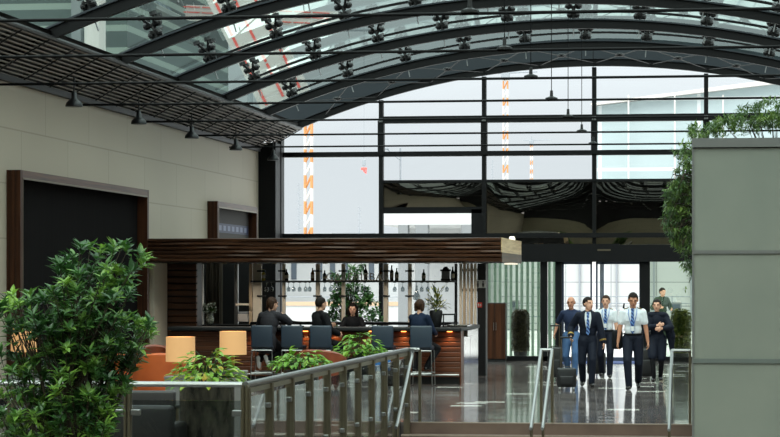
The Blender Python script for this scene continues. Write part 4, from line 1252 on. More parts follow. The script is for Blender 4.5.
# indoor tree behind the bar
g = random.Random(31)
c = at(348, 281, 55.5)
tr_ = thing('indoor_tree', 'leafy green tree standing behind the bar and the bartender', 'tree', (c.x, 55.5, 0))
fol = MB(); brn = MB().path([(0, 0, .4), (.04, 0, 1.0), (0, 0, 1.7)], [.05, .045, .03], 8)
for bx_, by_, rx, ry, nt in ((352, 296, 20, 12, 70), (335, 306, 10, 12, 26), (365, 308, 12, 14, 34), (345, 280, 14, 10, 24), (358, 270, 9, 8, 12), (340, 320, 14, 8, 22), (375, 318, 8, 8, 14)):
    for i in range(nt):
        a = g.uniform(0, 2 * PI); r_ = math.sqrt(g.random())
        q = at(bx_ + rx * r_ * math.cos(a), by_ + ry * r_ * math.sin(a), 55.5 + g.uniform(-.4, .4)) - V((c.x, 55.5, 0))
        rosette(fol, q, V((g.uniform(-1, 1), g.uniform(-1, .2), g.uniform(-.3, .8))), g, 6, .15, .07, 1.1)
        if i % 3 == 0: brn.path([(0, 0, 1.2), q * .6 + V((0, 0, .4)), q], [.014, .009, .005], 5)
M['tree_g'] = leaf_mat('mid_green_leaf', (28, 60, 28), (54, 98, 44), (110, 150, 80), 4)
fol.build('foliage', M['tree_g'], tr_); brn.build('trunk', M['bark'], tr_)
MB().lathe([(.24, 0), (.32, .5), (.29, .5), (.28, .45), (0, .45)], n=20).build('pot', M['white_m'], tr_, smooth=True)

# ---------------------------------------------------------------- lounge lamps, chairs, sofas
M['shade'] = pm('amber_lamp_shade', (216, 164, 110), .7, emit=(255, 190, 130), es=.26)
def table_lamp(px, pyt, Y, w, label, hp, ztop):
    c = at(px, pyt, Y)
    pl_ = thing('plinth', {0: 'grey plinth carrying the nearest amber lamp', 1: 'grey tapered plinth carrying the amber lamp beside the croton pot', 2: 'grey plinth carrying the amber lamp behind the ficus'}[hp], 'side table', (c.x, Y, 0), 0, 'grey lamp plinths')
    MB().lathe([(.17, 0), (.24, .6), (.26, .80)], n=4).build('body', M['grey_pl'], pl_)
    MB().lathe([(.27, .8), (.27, .82), (0, .82)], n=4).build('top', M['grey_pl'], pl_)
    for o in (pl_,): o.rotation_euler = (0, 0, PI / 4 + .1)
    r = thing('table_lamp', label, 'lamp', (c.x, Y, .82), 0, 'amber lounge lamps')
    h = .32; z1_ = ztop - .82
    MB().lathe([(w / 2 * .98, z1_ - h), (w / 2 * .96, z1_), (w / 2 * .94, z1_), (w / 2 * .96, z1_ - h)], n=28).build('lamp_shade', M['shade'], r, smooth=True)
    MB().lathe([(.09, 0), (.09, .015), (.02, .03)], n=16).build('base', M['chrome'], r)
    MB().tube((0, 0, .02), (0, 0, z1_ - h * .4), .022, n=10).build('stem', M['gold'], r)
    MB().ell((0, 0, z1_ - h * .5), .04, 10, 8).build('bulb', M['lampglass'], r)
    ld = bpy.data.lights.new('lamp_glow', 'POINT'); ld.energy = 5; ld.color = (1, .72, .46); ld.shadow_soft_size = .08
    lo = bpy.data.objects.new('lamp_glow', ld); COL.objects.link(lo); lo.parent = r; lo.location = (0, 0, z1_ - h * .4)
table_lamp(180.5, 338, 30, .39, 'amber drum table lamp in front of the orange armchair', 0, 1.33)
table_lamp(233, 332, 32, .38, 'amber drum table lamp just right of the croton', 1, 1.36)
table_lamp(24, 324, 31.5, .37, 'amber drum table lamp half hidden by the ficus', 2, 1.40)

M['orange'] = pm('orange_upholstery', (196, 92, 34), .6, var=(180, 80, 28), scale=3)
M['rust'] = pm('rust_leather', (140, 66, 34), .45, var=(112, 50, 26), scale=4)
M['leather'] = pm('charcoal_leather', (38, 35, 35), .45, spec=.35, var=(46, 42, 42), scale=3)
def tub(px, pyb, Y, w, H, mat, label, rz):
    c = at(px, pyb, Y); r = thing('tub_chair', label, 'armchair', (c.x, Y, 0), rz, None)
    m = MB(); n = 22; R1, R2 = w / 2, w / 2 - .10; vs = []
    for i in range(n + 1):
        t = -.28 + (PI + .56) * i / n
        top = H - (.16 * (abs(i - n / 2) / (n / 2)) ** 2)
        for rr, z in ((R1 * .84, .06), (R1, H * .55), (R1 * .99, top - .03), ((R1 + R2) / 2, top), (R2, top - .03), (R2, .3)):
            vs.append((rr * math.cos(t), rr * math.sin(t), z))
    fs = []
    for i in range(n):
        for j in range(6): fs.append((i * 6 + j, i * 6 + (j + 1) % 6, i * 6 + 6 + (j + 1) % 6, i * 6 + 6 + j))
    fs += [tuple(range(5, -1, -1)), tuple(range(n * 6, n * 6 + 6))]
    m.add(vs, fs); m.build('shell', mat, r, smooth=True)
    MB().lathe([(R2 * .8, .12), (R2 * .98, .2), (R2 * .98, .38), (R2 * .85, .43), (0, .44)], n=24).build('seat', mat, r, smooth=True)
    MB().lathe([(R1 * .7, 0), (R1 * .7, .08)], n=20).build('base', M['dark'], r)
    return r
tub(160, 378, 36.5, .86, .93, M['orange'], 'orange tub armchair seen from behind the nearest amber lamp', PI + .25)
tub(126, 378, 38.6, .74, .86, M['orange'], 'second orange tub armchair partly hidden by the ficus', PI - .5)
tub(155, 372, 39.6, .7, .96, M['rust'], 'rust tub armchair behind the pair of orange armchairs', .3)
tub(322, 392, 43.2, .92, .80, M['rust'], 'rust leather tub armchair between the two leafy planters and the bar', PI - .2)
def sofa(px0, px1, Y, label, H=.78):
    a, b = at(px0, 400, Y).x, at(px1, 400, Y).x; w = b - a
    r = thing('sofa', label, 'sofa', ((a + b) / 2, Y, 0), 0, None)
    MB().rbox((-w / 2, 0, .12), (w / 2, .2, H), .04).build('backrest', M['leather'], r, smooth=True)
    MB().rbox((-w / 2, .15, .12), (w / 2, .85, .34), .03).build('frame', M['leather'], r, smooth=True)
    for s in (-1, 1): MB().rbox((s * (w / 2 - .08) - .08, .1, .12), (s * (w / 2 - .08) + .08, .86, .58), .04).build('arm', M['leather'], r, smooth=True)
    k = max(1, round(w / .75))
    for i in range(k):
        u = (w - .34) / k; MB().rbox((-w / 2 + .17 + i * u, .2, .33), (-w / 2 + .17 + (i + 1) * u - .01, .86, .46), .04).build('seat_cushion', M['leather'], r, smooth=True)
    for sx_ in (-1, 1):
        for yy in (.06, .78): MB().tube((sx_ * (w / 2 - .08), yy, 0), (sx_ * (w / 2 - .08), yy, .13), .02, n=8).build('leg', M['chrome_dark'], r)
    return r
sofa(84, 171, 23.6, 'charcoal leather sofa with its back to the front balustrade')
sofa(52, 130, 27.6, 'charcoal leather sofa farther back in the lounge by the ficus')
def armchair_frame(px, Y, label):
    c = at(px, 400, Y); r = thing('lounge_chair', label, 'armchair', (c.x, Y, 0))
    MB().rbox((-.33, .0, .16), (.33, .12, .80), .03).build('backrest', M['leather'], r, smooth=True)
    MB().rbox((-.33, .1, .26), (.33, .72, .44), .04).build('seat', M['leather'], r, smooth=True)
    for s in (-1, 1):
        MB().path([(s * .36, .02, .0), (s * .36, .02, .62), (s * .36, .7, .62), (s * .36, .7, 0)], .018, 8).build('leg', M['chrome_dark'], r)
        MB().rbox((s * .36 - .03, .0, .60), (s * .36 + .03, .72, .64), .01).build('arm', M['leather'], r)
armchair_frame(146, 26.4, 'charcoal lounge chair with a metal frame behind the nearer sofa')
# ---------------------------------------------------------------- people
M['skin'] = pm('skin_light', (222, 170, 144), .5, var=(214, 160, 134), scale=20)
M['skin_t'] = pm('skin_tan', (196, 140, 112), .5, var=(188, 130, 102), scale=20)
M['hair_br'] = pm('brown_hair', (62, 40, 26), .6, spec=.15, var=(44, 28, 18), scale=30)
M['hair_dk'] = pm('dark_hair', (22, 17, 15), .6, spec=.12, var=(38, 30, 26), scale=30)
M['hair_gr'] = pm('short_grey_hair', (96, 84, 74), .6)
M['eye_m'] = pm('dark_eye', (30, 22, 20), .3)
M['lip'] = pm('lips', (158, 88, 76), .5)
M['shirt_w'] = pm('white_shirt', (226, 230, 236), .7, spec=.12)
M['navy'] = pm('navy_suit', (24, 28, 40), .65, spec=.12)
M['navy2'] = pm('navy_tee', (46, 56, 82), .75, spec=.12)
M['black_c'] = pm('black_cloth', (22, 22, 25), .7, spec=.12)
M['char_c'] = pm('charcoal_jacket', (48, 46, 50), .7, spec=.12)
M['blue_c'] = pm('navy_jumper', (28, 38, 58), .75, spec=.12)
M['jeans'] = pm('blue_jeans', (66, 96, 138), .8, spec=.12, var=(84, 114, 154), scale=6)
M['green_c'] = pm('dark_green_coat', (52, 66, 54), .75, spec=.12)
M['shoe_b'] = pm('black_shoe', (18, 17, 17), .25)
M['shoe_w'] = pm('white_shoe', (228, 226, 222), .5)
M['shoe_t'] = pm('tan_shoe', (150, 110, 74), .5)
M['tie'] = stripe_mat('blue_striped_tie', (28, 52, 112), (108, 146, 200), 9, 'DIAGONAL')
M['goldb'] = pm('gold_braid', (206, 170, 92), .4, .6)
M['lany'] = pm('blue_lanyard', (70, 110, 180), .6)
M['card'] = pm('white_card', (220, 222, 224), .5)

def ik(a, b, l1, l2, pole):
    d = b - a; L = min(d.length, (l1 + l2) * .999); d.normalize()
    x = (l1 * l1 - l2 * l2 + L * L) / (2 * L); h = math.sqrt(max(0, l1 * l1 - x * x))
    p = pole - d * pole.dot(d); p.normalize()
    return a + d * x + p * h, a + d * L

def human(label, H, loc, rz, hip, lean, feet, hands, head=(0, 0), outfit=None, female=False, skin='skin', hair='hair_dk', style='short',
          group=None, palm=None, knee_pole=None, elbow=None, vox=.0095):
    k = H / 1.75; o = outfit or {}
    r = thing('person', label, 'person', loc, rz, group)
    sw = .9 if female else 1.0
    S_ = lambda v: V(v) * k
    pel = S_((0, 0, hip))
    T = Matrix.Translation(pel) @ Matrix.Rotation(lean, 4, 'X') @ Matrix.Scale(k, 4)
    R3 = Matrix.Rotation(lean, 3, 'X')
    P = lambda x, y, z: T @ V((x, y, z))
    def ellt(mb, c, rr): mb.ell(P(*c), tuple(q * k for q in rr), 16, 10, M=R3)
    torso = [((0, .012, .02), (.158, .112, .13)), ((0, 0, .17), (.142 if not female else .122, .10, .16)), ((0, -.004, .35), (.162 * sw, .116, .19))]
    jt = {}
    for s, n in ((-1, 'R'), (1, 'L')):
        hj = pel + S_((s * .088, 0, -.01)); kp = (knee_pole or {}).get(n, V((s * .12, -1, .1)))
        jt['hip' + n] = hj; jt['knee' + n], jt['ank' + n] = ik(hj, S_(feet[n][:3]), .43 * k, .43 * k, V(kp))
        sj = P(s * .176 * sw, 0, .468); jt['sh' + n] = sj
        ep = (elbow or {}).get(n, V((s * .5, .9, -.2)))
        jt['el' + n], jt['wr' + n] = ik(sj, S_(hands[n]), .285 * k, .25 * k, V(ep))
    hd = R3 @ (Matrix.Rotation(head[1], 3, 'Z') @ Matrix.Rotation(head[0], 3, 'X'))
    if abs(lean) > .01: hd = Matrix.Rotation(-lean * .8, 3, 'X') @ hd
    neck = P(0, 0, .54); hc = neck + hd @ S_((0, -.012, .158))
    HP = lambda x, y, z: hc + hd @ (S_((x, y, z)) * 1.1)
    def hell(mb, c, rr, n=16, m=10): mb.ell(HP(*c), tuple(q * k * 1.1 for q in rr), n, m, M=hd)
    # --- body, one continuous skin
    b = MB()
    for c, rr in torso: ellt(b, c, rr)
    b.cap(P(-.145 * sw, 0, .458), P(.145 * sw, 0, .458), .056 * k, .056 * k)
    for s in (-1, 1): b.cap(P(s * .03, .01, .525), P(s * .15 * sw, 0, .47), .045 * k, .045 * k)
    b.cap(P(0, .008, .48), HP(0, .012, -.06), .056 * k * sw, .05 * k * sw)
    hell(b, (0, .012, .022), (.074, .094, .092)); hell(b, (0, -.022, -.035), (.060, .068, .078)); hell(b, (0, -.055, -.088), (.030, .028, .026))
    b.cap(HP(0, -.088, .018), HP(0, -.104, -.022), .011 * k, .016 * k, 8)
    for s in (-1, 1):
        hell(b, (s * .076, .012, -.005), (.012, .022, .032), 8, 6)
        hell(b, (s * .034, -.074, .034), (.028, .014, .010), 8, 6)
    for n, s in (('R', -1), ('L', 1)):
        b.cap(jt['hip' + n], jt['knee' + n], .088 * k, .058 * k); b.cap(jt['knee' + n], jt['ank' + n], .056 * k, .038 * k)
        cm = jt['knee' + n].lerp(jt['ank' + n], .33) ; b.cap(cm + V((0, .018 * k, 0)), jt['knee' + n].lerp(jt['ank' + n], .6), .05 * k, .036 * k)
        b.cap(jt['sh' + n], jt['el' + n], .052 * k, .041 * k); b.cap(jt['el' + n], jt['wr' + n], .042 * k, .027 * k)
        # hand: palm, four unequal curled fingers, thumb from the side of the palm
        w = jt['wr' + n]; d = (w - jt['el' + n]).normalized()
        pn = (palm or {}).get(n, V((-s, 0, 0))); pn = (pn - d * pn.dot(d)).normalized(); sd_ = d.cross(pn).normalized()
        if sd_.y > 0 and abs(sd_.y) > .1: sd_ = -sd_           # index finger towards the front
        hm = Matrix((sd_, d, pn)).transposed()
        b.ell(w + d * .048 * k, (.042 * k, .056 * k, .018 * k), 12, 8, M=hm)
        for i, (off, fl) in enumerate(((.030, .070), (.010, .080), (-.011, .074), (-.031, .058))):
            q0 = w + d * .082 * k + sd_ * off * k; q1 = q0 + (d * .85 + pn * .45) * fl * .5 * k; q2 = q1 + (d * .4 + pn * .9) * fl * .5 * k
            b.cap(q0 - d * .02 * k, q1, .0098 * k, .0092 * k, 8); b.cap(q1, q2, .0092 * k, .0078 * k, 8)
        t0 = w + d * .03 * k + sd_ * .034 * k; t1 = t0 + (sd_ * .6 + d * .7 + pn * .3) * .04 * k
        b.cap(t0, t1, .012 * k, .0105 * k, 8); b.cap(t1, t1 + (d * .8 + pn * .5) * .032 * k, .0105 * k, .0085 * k, 8)
        # foot
        fd = V((s * .12, -1, 0)).normalized() if len(feet[n]) < 4 else V(feet[n][3]).normalized()
        b.cap(jt['ank' + n] + V((0, 0, -.035 * k)), jt['ank' + n] + fd * .14 * k + V((0, 0, -.05 * k)), .038 * k, .028 * k)
    body = remesh(b, 'body', M[skin], r, vox, 2)
    e = MB()
    for s in (-1, 1):
        MB().ell(HP(s * .033, -.083, .012), (.011 * k, .008 * k, .006 * k), 8, 6, M=hd).build('eye', M['eye_m'], body, smooth=True)
    MB().ell(HP(0, -.083, -.058), (.024 * k, .010 * k, .007 * k), 10, 6, M=hd).build('mouth', M['lip'], body, smooth=True)
    # --- hair
    if style != 'bald':
        h = MB(); top = .104 if style != 'long' else .108
        nu, nv = 28, 18; vs = []; idx = {}
        A = (.083, .104, top)
        def keep(c):
            z = c.z; y = c.y
            if style in ('short',): 
                return z > (.074 if y < -.045 else (.045 if y < -.015 else (-.005 if y < .03 else -.055)))
            return z > (.074 if y < -.045 else (.03 if y < -.015 else (-.03 if y < .03 else -.10)))
        eb = bmesh.new(); bmesh.ops.create_uvsphere(eb, u_segments=28, v_segments=20, radius=1)
        for v in eb.verts: v.co = V((v.co.x * A[0], v.co.y * A[1] + .016, v.co.z * A[2] + .022))
        bmesh.ops.delete(eb, geom=[f for f in eb.faces if not keep(f.calc_center_median())], context='FACES')
        bmesh.ops.solidify(eb, geom=eb.faces[:], thickness=.012)
        eb.verts.index_update()
        h.add([HP(*v.co) for v in eb.verts], [[v.index for v in f.verts] for f in eb.faces]); eb.free()
        if style == 'long':
            for s in (-1, 1): h.cap(HP(s * .072, .02, .03), HP(s * .088, .0, -.20), .034 * k, .03 * k); h.cap(HP(s * .04, .07, .0), HP(s * .06, .05, -.24), .05 * k, .035 * k)
        if style == 'bob':
            for s in (-1, 1): h.cap(HP(s * .06, .04, .03), HP(s * .062, .05, -.07), .045 * k, .035 * k)
        if style == 'bun': h.ell(HP(0, .11, .03), .045 * k, 10, 8)
        h.build('hair', M[hair], r, smooth=True)
    elif hair: 
        h = MB()
        for s in (-1, 1): h.ell(HP(s * .066, .04, -.005), (.018 * k, .055 * k, .035 * k), 10, 8, M=hd)
        h.ell(HP(0, .095, -.02), (.06 * k, .02 * k, .04 * k), 10, 8, M=hd); h.build('hair', M[hair], r, smooth=True)
    # --- clothes
    def upper(name, mat, inf, sleeve, hem=0., vx=.011):
        m = MB()
        for c, rr in torso: ellt(m, c, tuple(q + inf - (.014 if not hem and c[2] < .1 else 0) for q in rr))
        m.cap(P(-.142 * sw, 0, .452), P(.142 * sw, 0, .452), (.056 + inf) * k, (.056 + inf) * k)
        for s in (-1, 1): m.cap(P(s * .035, .01, .515), P(s * .15 * sw, 0, .465), (.043 + inf) * k, (.045 + inf) * k)
        if hem: m.cap(P(-.06, .008, -.02), P(-.075, .008, -hem), (.115 + inf) * k, (.10 + inf) * k, 14); m.cap(P(.06, .008, -.02), P(.075, .008, -hem), (.115 + inf) * k, (.10 + inf) * k, 14)
        for n in 'RL':
            s_, e_, w_ = jt['sh' + n], jt['el' + n], jt['wr' + n]
            if sleeve <= 1: m.cap(s_, s_.lerp(e_, sleeve), (.054 + inf) * k, (.05 + inf) * k)
            else: m.cap(s_, e_, (.055 + inf) * k, (.046 + inf) * k); m.cap(e_, e_.lerp(w_, sleeve - 1), (.046 + inf) * k, (.034 + inf) * k)
        return remesh(m, name, M[mat], r, vx, 2)
    front = lambda z: -(.100 + .022 * math.exp(-((z - .36) / .16) ** 2) + .014 * math.exp(-((z - .02) / .12) ** 2))
    def strip(name, mat, pts, dz, th=.012):
        """front piece lying on the chest: list of (z, half width)"""
        m = MB(); vs = []
        for z, hw in pts:
            y = front(z) - dz; yb = y + th
            vs += [P(-hw, y + hw * .25, z), P(0, y - .004, z), P(hw, y + hw * .25, z), P(hw, yb + hw * .25, z), P(-hw, yb + hw * .25, z)]
        fs = []
        for i in range(len(pts) - 1):
            for j in range(5): fs.append((i * 5 + j, i * 5 + (j + 1) % 5, i * 5 + 5 + (j + 1) % 5, i * 5 + 5 + j))
        fs += [(4, 3, 2, 1, 0), tuple(range(len(pts) * 5 - 5, len(pts) * 5))]
        m.add(vs, fs); return m.build(name, M[mat], r)
    if 'trousers' in o:
        m = MB(); inf = .016
        ellt(m, (0, .012, .02), (.162 + inf, .112 + inf, .115))
        for n in 'RL':
            m.cap(jt['hip' + n], jt['knee' + n], (.092 + inf) * k, (.062 + inf) * k); m.cap(jt['knee' + n], jt['ank' + n] + V((0, 0, -.01)), (.062 + inf) * k, (.046 + inf) * k)
        trs = remesh(m, 'trousers', M[o['trousers']], r, .011, 2)
    top_ = None
    if 'shirt' in o: top_ = upper('shirt', o['shirt'], .014, o.get('sleeve', .75))
    if 'jacket' in o: top_ = upper('jacket', o['jacket'], .026, 1.92, .16)
    if 'belt' in o:
        m = MB(); pts = [P(.163 * math.cos(2 * PI * i / 20), .012 + .122 * math.sin(2 * PI * i / 20), .085) for i in range(20)]
        m.path(pts, .016 * k, 6, closed=True).build('belt', M['black_c'], trs)
    dz = .014 if 'jacket' not in o else .026
    if 'shirt_front' in o: strip('shirt_front', o['shirt_front'], [(.13, .006), (.28, .042), (.42, .064), (.5, .06), (.545, .05)], dz + .010, .03)
    if 'tie' in o:
        dd = dz + (.016 if 'shirt_front' in o else .012)
        strip('tie', 'tie', [(.10, .006), (.14, .034), (.3, .030), (.50, .022), (.515, .030), (.545, .026)], dd, .02)
    if 'collar' in o:
        m = MB(); pts = [P(.066 * math.cos(2 * PI * i / 16), .004 + .068 * math.sin(2 * PI * i / 16), .54 - .018 * max(0, -math.sin(2 * PI * i / 16))) for i in range(16)]
        m.path(pts, .018 * k, 6, closed=True).build('collar', M[o['collar']], top_)
    if 'epaulettes' in o:
        for s in (-1, 1):
            a = Matrix.Translation(P(s * .125, 0, .462 + .073)) @ Matrix.Rotation(s * .36, 4, 'Y')
            m = MB().cbox((0, 0, 0), (.11 * k, .055 * k, .014), 0, a)
            ob = m.build('epaulette', M['navy'], r)
            m = MB()
            for q in (-.03, -.005, .02): m.cbox((s * q, 0, .006), (.012 * k, .057 * k, .010), 0, a)
            m.build('gold_stripes', M['goldb'], ob)
    if 'cuffs' in o:
        for n in 'RL':
            m = MB(); e_, w_ = jt['el' + n], jt['wr' + n]
            for q in (.76, .83): m.tube(e_.lerp(w_, q), e_.lerp(w_, q + .035), .067 * k, .066 * k, 12)
            m.build('gold_cuff', M['goldb'], top_)
    if 'lanyard' in o:
        m = MB()
        for s in (-1, 1): m.path([P(s * .07, .0, .555), P(s * .075, front(.45) - .03, .45), P(s * .02, front(.26) - .035, .24)], .007, 5)
        ob = m.build('lanyard', M['lany'], r)
        MB().cbox(P(0, front(.2) - .036, .19), (.06, .008, .09)).build('badge', M['card'], ob)
    if 'pocket' in o:
        for s in (-1, 1): MB().cbox(P(s * .085, front(.34) - .006, .36), (.075, .01, .085)).build('pocket', M[o['pocket']], top_)
    if 'dress' in o:
        m = MB(); inf = .022
        for c, rr in torso: ellt(m, c, tuple(q + inf for q in rr))
        m.cap(P(-.14 * sw, 0, .47), P(.14 * sw, 0, .47), .078 * k, .078 * k)
        m.cap(P(0, .01, 0), P(0, .0, -.30), .150 * k, .13 * k, 16)
        for n in 'RL': m.cap(jt['hip' + n], jt['hip' + n].lerp(jt['knee' + n], .92), .122 * k, .098 * k, 14)
        for n in 'RL': m.cap(jt['sh' + n], jt['el' + n], .078 * k, .075 * k); m.cap(jt['el' + n], jt['el' + n].lerp(jt['wr' + n], .75), .07 * k, .055 * k)
        remesh(m, 'dress', M[o['dress']], r, .012, 3)
        if 'shawl' in o:
            m = MB()
            m.cap(P(-.17, .0, .46), P(-.25, -.02, .12), .085 * k, .07 * k); m.cap(P(.17, .0, .46), P(.29, .03, .05), .09 * k, .10 * k); m.cap(P(.29, .03, .05), P(.31, .06, -.25), .09 * k, .05 * k)
            m.cap(P(-.14, -.03, .5), P(.14, -.03, .5), .07 * k, .07 * k); m.cap(P(-.12, .09, .4), P(.12, .09, .4), .08 * k, .08 * k)
            remesh(m, 'shawl', M[o['shawl']], r, .012, 3)
    if 'tights' in o:
        for n in 'RL': MB().cap(jt['hip' + n].lerp(jt['knee' + n], .1), jt['knee' + n], .098 * k, .064 * k, 14).cap(jt['knee' + n], jt['ank' + n], .062 * k, .044 * k, 14).build('stocking', M[o['tights']], r, smooth=True)
    for n, s in (('R', -1), ('L', 1)):
        fd = V((s * .12, -1, 0)).normalized() if len(feet[n]) < 4 else V(feet[n][3]).normalized()
        a = jt['ank' + n]; up = V((0, 0, 1)) if abs(fd.z) < .5 else V((0, -1, 0))
        m = MB()
        m.cap(a + V((0, 0, -.012 * k)), a + V((0, 0, -.04 * k)), .046 * k, .042 * k)
        m.cap(a - fd * .045 * k - up * .045 * k, a + fd * .155 * k - up * .050 * k, .038 * k, .034 * k, 12)
        m.cap(a + fd * .05 * k - up * .04 * k, a + fd * .12 * k - up * .045 * k, .044 * k, .042 * k, 12)
        remesh(m, 'shoe', M[o.get('shoes', 'shoe_b')], r, .008, 2)
    return r, jt, P, k

def floor_at(px, py):
    t = EYE * F / (py - 281); u = (px - 390) / F
    return V((t * (u * CS - SN), t * (CS + u * SN), 0))

G = 'flight crew and companions walking in from the doors'
pA = floor_at(633, 389.5); pB = floor_at(588, 386.5); pC = floor_at(606, 377.5); pD = floor_at(571.5, 377.5); pE = floor_at(657, 381.5)
# captain in white shirt, looking down
humA = human('captain in white shirt with a shoulder bag looking down at the front of the group', 1.86, pA, -.02, .905, .06,
      {'R': (-.06, -.20, .085), 'L': (.08, .24, .15, (.1, -1, -.35))}, {'R': (-.27, -.04, .80), 'L': (.27, -.02, .81)}, (.30, .12),
      dict(trousers='navy', shirt='shirt_w', sleeve=.62, belt=1, tie=1, collar='shirt_w', epaulettes=1, lanyard=1, pocket='shirt_w'), skin='skin_t', hair='hair_dk')
# officer in navy jacket, head turned
humB = human('officer in navy jacket with gold cuffs, head turned, beside a flight case', 1.76, pB, .05, .90, .03,
      {'R': (-.10, .20, .12, (-.1, -1, -.25)), 'L': (.07, -.20, .085)}, {'R': (-.33, -.12, .97), 'L': (.30, -.12, .84)}, (-.02, .75),
      dict(trousers='navy', jacket='navy', shirt_front='shirt_w', tie=1, collar='shirt_w', cuffs=1), hair='hair_dk')
humC = human('young man in white pilot shirt and blue tie walking between the two front pilots', 1.76, pC, -.03, .91, .02,
      {'R': (-.10, .16, .11), 'L': (.09, -.17, .085)}, {'R': (-.25, .04, .80), 'L': (.25, -.05, .80)}, (.03, -.08),
      dict(trousers='navy', shirt='shirt_w', sleeve=.62, belt=1, tie=1, collar='shirt_w', epaulettes=1, lanyard=1, pocket='shirt_w'), hair='hair_br')
humD = human('balding man in navy polo and blue jeans holding a tall trolley case', 1.74, pD, -.12, .905, .05,
      {'R': (-.10, .18, .11), 'L': (.11, -.20, .085)}, {'R': (-.36, -.02, .94), 'L': (.28, -.10, .84)}, (.1, -.05),
      dict(trousers='jeans', shirt='navy2', sleeve=.85, collar='navy2', shoes='shoe_t'), skin='skin_t', hair='hair_gr', style='bald')
humE = human('woman in navy dress and shawl with folded hands, rightmost of the walking group', 1.70, pE, .0, .90, .02,
      {'R': (-.06, -.14, .085), 'L': (.07, .12, .10)}, {'R': (.02, -.27, 1.18), 'L': (.10, -.28, 1.12)}, (.04, -.1),
      dict(dress='navy', shawl='navy', tights='black_c'), female=True, hair='hair_dk', style='bun', palm={'R': V((0, 1, 0)), 'L': V((0, 1, 0))},
      elbow={'R': V((-1, .4, -.4)), 'L': V((1, .4, -.4))})
# shoulder bag of the captain
bag = thing('shoulder_bag', 'black bag hanging from the right shoulder of the captain in white', 'bag', pA + V((-.30, .14, .92)))
MB().rbox((-.10, -.17, -.16), (.10, .17, .20), .05).build('pouch', M['black_c'], bag, smooth=True)
MB().path([(0, -.12, .18), (.08, -.14, .45), (.13, -.03, .70), (.12, .08, .62), (.02, .12, .18)], .016, 6).build('strap', M['black_c'], bag)

# rolling cases
def trolley(loc, rz, w, d, h, handle, label, name='suitcase'):
    r = thing(name, label, 'suitcase', loc, rz)
    MB().rbox((-w / 2, -d / 2, .055), (w / 2, d / 2, .055 + h), .035).build('shell', M['case'], r, smooth=True)
    MB().rbox((-w * .36, -d / 2 - .03, .10), (w * .36, -d / 2 + .01, .055 + h * .6), .02).build('front_pocket', M['case'], r, smooth=True)
    for s in (-1, 1):
        for yy in (-d * .38, d * .38): 
            q = MB(); q.tube((s * w * .36 - .018, yy, .032), (s * w * .36 + .018, yy, .032), .032, n=12); q.build('wheel', M['wheel'], r)
        MB().tube((s * w * .28, d * .3, h), (s * w * .28, d * .3, handle), .010, n=6).build('handle_tube', M['chrome_dark'], r)
    MB().rbox((-w * .34, d * .3 - .018, handle - .012), (w * .34, d * .3 + .018, handle + .022), .012).build('handle', M['case'], r)
    MB().path([(-.07, 0, .05 + h), (-.06, 0, .08 + h), (.06, 0, .08 + h), (.07, 0, .05 + h)], .011, 6).build('carry_grip', M['case'], r)
    return r
M['case'] = pm('black_case', (20, 20, 22), .5, bump=.2, scale=40)
M['wheel'] = pm('grey_wheel', (150, 150, 150), .5)
q = floor_at(566.5, 390); trolley(q, .1, .36, .24, .36, .98, 'black wheeled flight case pulled by the officer in the navy jacket', 'flight_case')
q = floor_at(555, 380); trolley(q, .0, .30, .24, .62, 1.12, 'tall black trolley case held by the balding man in the navy polo')
q = floor_at(596.5, 376.5); trolley(q, -.1, .38, .24, .46, .80, 'black trolley case behind the officer, pulled by the young pilot')
q = floor_at(645.5, 379); trolley(q, .05, .36, .24, .58, .98, 'black upright trolley case between the captain in white and the woman')

# customers at the bar (seat height 0.79): facing the bar
def bar_x(px, Y): return at(px, 350, Y).x
human("man in charcoal jacket and white shoes seated at the left end of the bar", 1.82, (bar_x(267, 46.1), 46.1, 0), PI - .3, .86, .30,
      {'R': (-.02, .02, .50, (-.15, -.5, -.9)), 'L': (.16, .0, .48, (.1, -.4, -.9))}, {'R': (-.10, -.50, 1.30), 'L': (.20, -.52, 1.14)}, (.1, -.55),
      dict(trousers='black_c', jacket='char_c', shoes='shoe_w'), hair='hair_br', style='bob', elbow={'R': V((-1, -.2, -.8)), 'L': V((1, -.2, -.8))},
      knee_pole={'R': V((-.3, -1, .35)), 'L': V((.3, -1, .35))}, vox=.011)
human('short-haired man in black jacket perched on a stool at the bar beside the dark tray', 1.80, (bar_x(318, 46.1), 46.1, 0), PI * .72, .86, .10,
      {'R': (-.14, -.16, .40), 'L': (.14, -.16, .40)}, {'R': (-.20, -.34, .98), 'L': (.2, -.36, 1.14)}, (.02, .1),
      dict(trousers='black_c', jacket='black_c'), hair='hair_dk', knee_pole={'R': V((-.3, -1, .35)), 'L': V((.3, -1, .35))}, vox=.011)
human('customer in navy jumper seated near the right end of the bar, back turned', 1.76, (bar_x(418, 46.15), 46.15, 0), PI * .86, .86, .12,
      {'R': (-.12, -.14, .38), 'L': (.14, -.10, .36)}, {'R': (-.16, -.40, 1.0), 'L': (.12, -.44, 1.18)}, (.05, .2),
      dict(trousers='black_c', shirt='blue_c', sleeve=1.85), hair='hair_br', style='bob', knee_pole={'R': V((-.3, -1, .35)), 'L': V((.3, -1, .35))}, vox=.011)
human('woman bartender with long dark hair in black behind the bar counter', 1.64, (bar_x(353, 48.3), 48.3, 0), .1, .88, .12,
      {'R': (-.09, 0, .085), 'L': (.09, 0, .085)}, {'R': (-.20, -.40, 1.06), 'L': (.20, -.42, 1.08)}, (.12, -.05),
      dict(trousers='black_c', shirt='black_c', sleeve=1.8), female=True, hair='hair_dk', style='long', vox=.011)
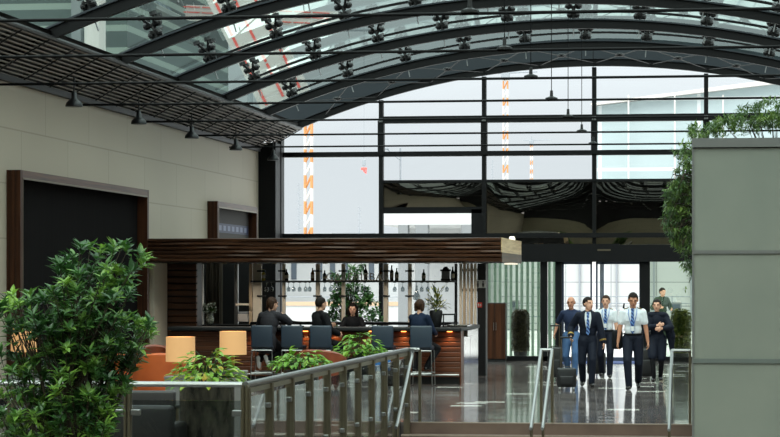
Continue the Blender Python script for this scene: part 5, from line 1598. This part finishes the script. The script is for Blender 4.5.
# person outside behind the glass
human('person in dark green coat outside behind the right side glazing', 1.84, V((at(661.5, 300, 76).x, 76, 0)), .5, .92, .05,
      {'R': (-.09, 0, .085), 'L': (.09, 0, .085)}, {'R': (-.22, -.26, 1.15), 'L': (.22, -.24, 1.1)}, (.1, .3),
      dict(trousers='green_c', jacket='green_c'), hair='hair_dk', vox=.013)
# ---------------------------------------------------------------- sky, camera, view
w = bpy.data.worlds.new('overcast_sky'); SC.world = w; w.use_nodes = True
nt = w.node_tree; bg = nt.nodes['Background']
tc = nt.nodes.new('ShaderNodeTexCoord'); sp = nt.nodes.new('ShaderNodeSeparateXYZ')
rp = nt.nodes.new('ShaderNodeValToRGB')
e = rp.color_ramp.elements
e[0].position = 0.0; e[0].color = (.86, .89, .93, 1)
e[1].position = 1.0; e[1].color = (1.0, 1.0, 1.0, 1)
nt.links.new(tc.outputs['Generated'], sp.inputs[0]); nt.links.new(sp.outputs['Z'], rp.inputs['Fac']); nt.links.new(rp.outputs['Color'], bg.inputs['Color'])
mr = nt.nodes.new('ShaderNodeMapRange'); mr.inputs['From Min'].default_value = .05; mr.inputs['From Max'].default_value = .9
mr.inputs['To Min'].default_value = 1.0; mr.inputs['To Max'].default_value = 5.2
nt.links.new(sp.outputs['Z'], mr.inputs['Value']); nt.links.new(mr.outputs['Result'], bg.inputs['Strength'])

sl = bpy.data.lights.new('hazy_sun', 'SUN'); sl.energy = 3.0; sl.angle = math.radians(40); sl.color = (1, .93, .84)
so_ = bpy.data.objects.new('hazy_sun', sl); COL.objects.link(so_); so_.location = (-10, -20, 40)
so_.rotation_euler = V((.22, .72, -.78)).to_track_quat('-Z', 'Y').to_euler()
cam = bpy.data.cameras.new('camera'); co = bpy.data.objects.new('camera', cam); COL.objects.link(co)
co.location = (0, 0, EYE); co.rotation_euler = (PI / 2, 0, YAW)
cam.sensor_fit = 'HORIZONTAL'; cam.sensor_width = 36; cam.lens = 36 * F / 780
cam.shift_y = (281 - 218.5) / 780
cam.clip_end = 2000
SC.camera = co
vs = SC.view_settings
SC.display_settings.display_device = 'sRGB'
vs.view_transform = 'Standard'; vs.look = 'None'; vs.gamma = 1; vs.use_curve_mapping = False
vs.exposure = 0.0
SC.cycles.use_denoising = True
SC.cycles.max_bounces = 8; SC.cycles.diffuse_bounces = 4; SC.cycles.glossy_bounces = 4; SC.cycles.transparent_max_bounces = 24
SC.cycles.caustics_reflective = False; SC.cycles.caustics_refractive = False
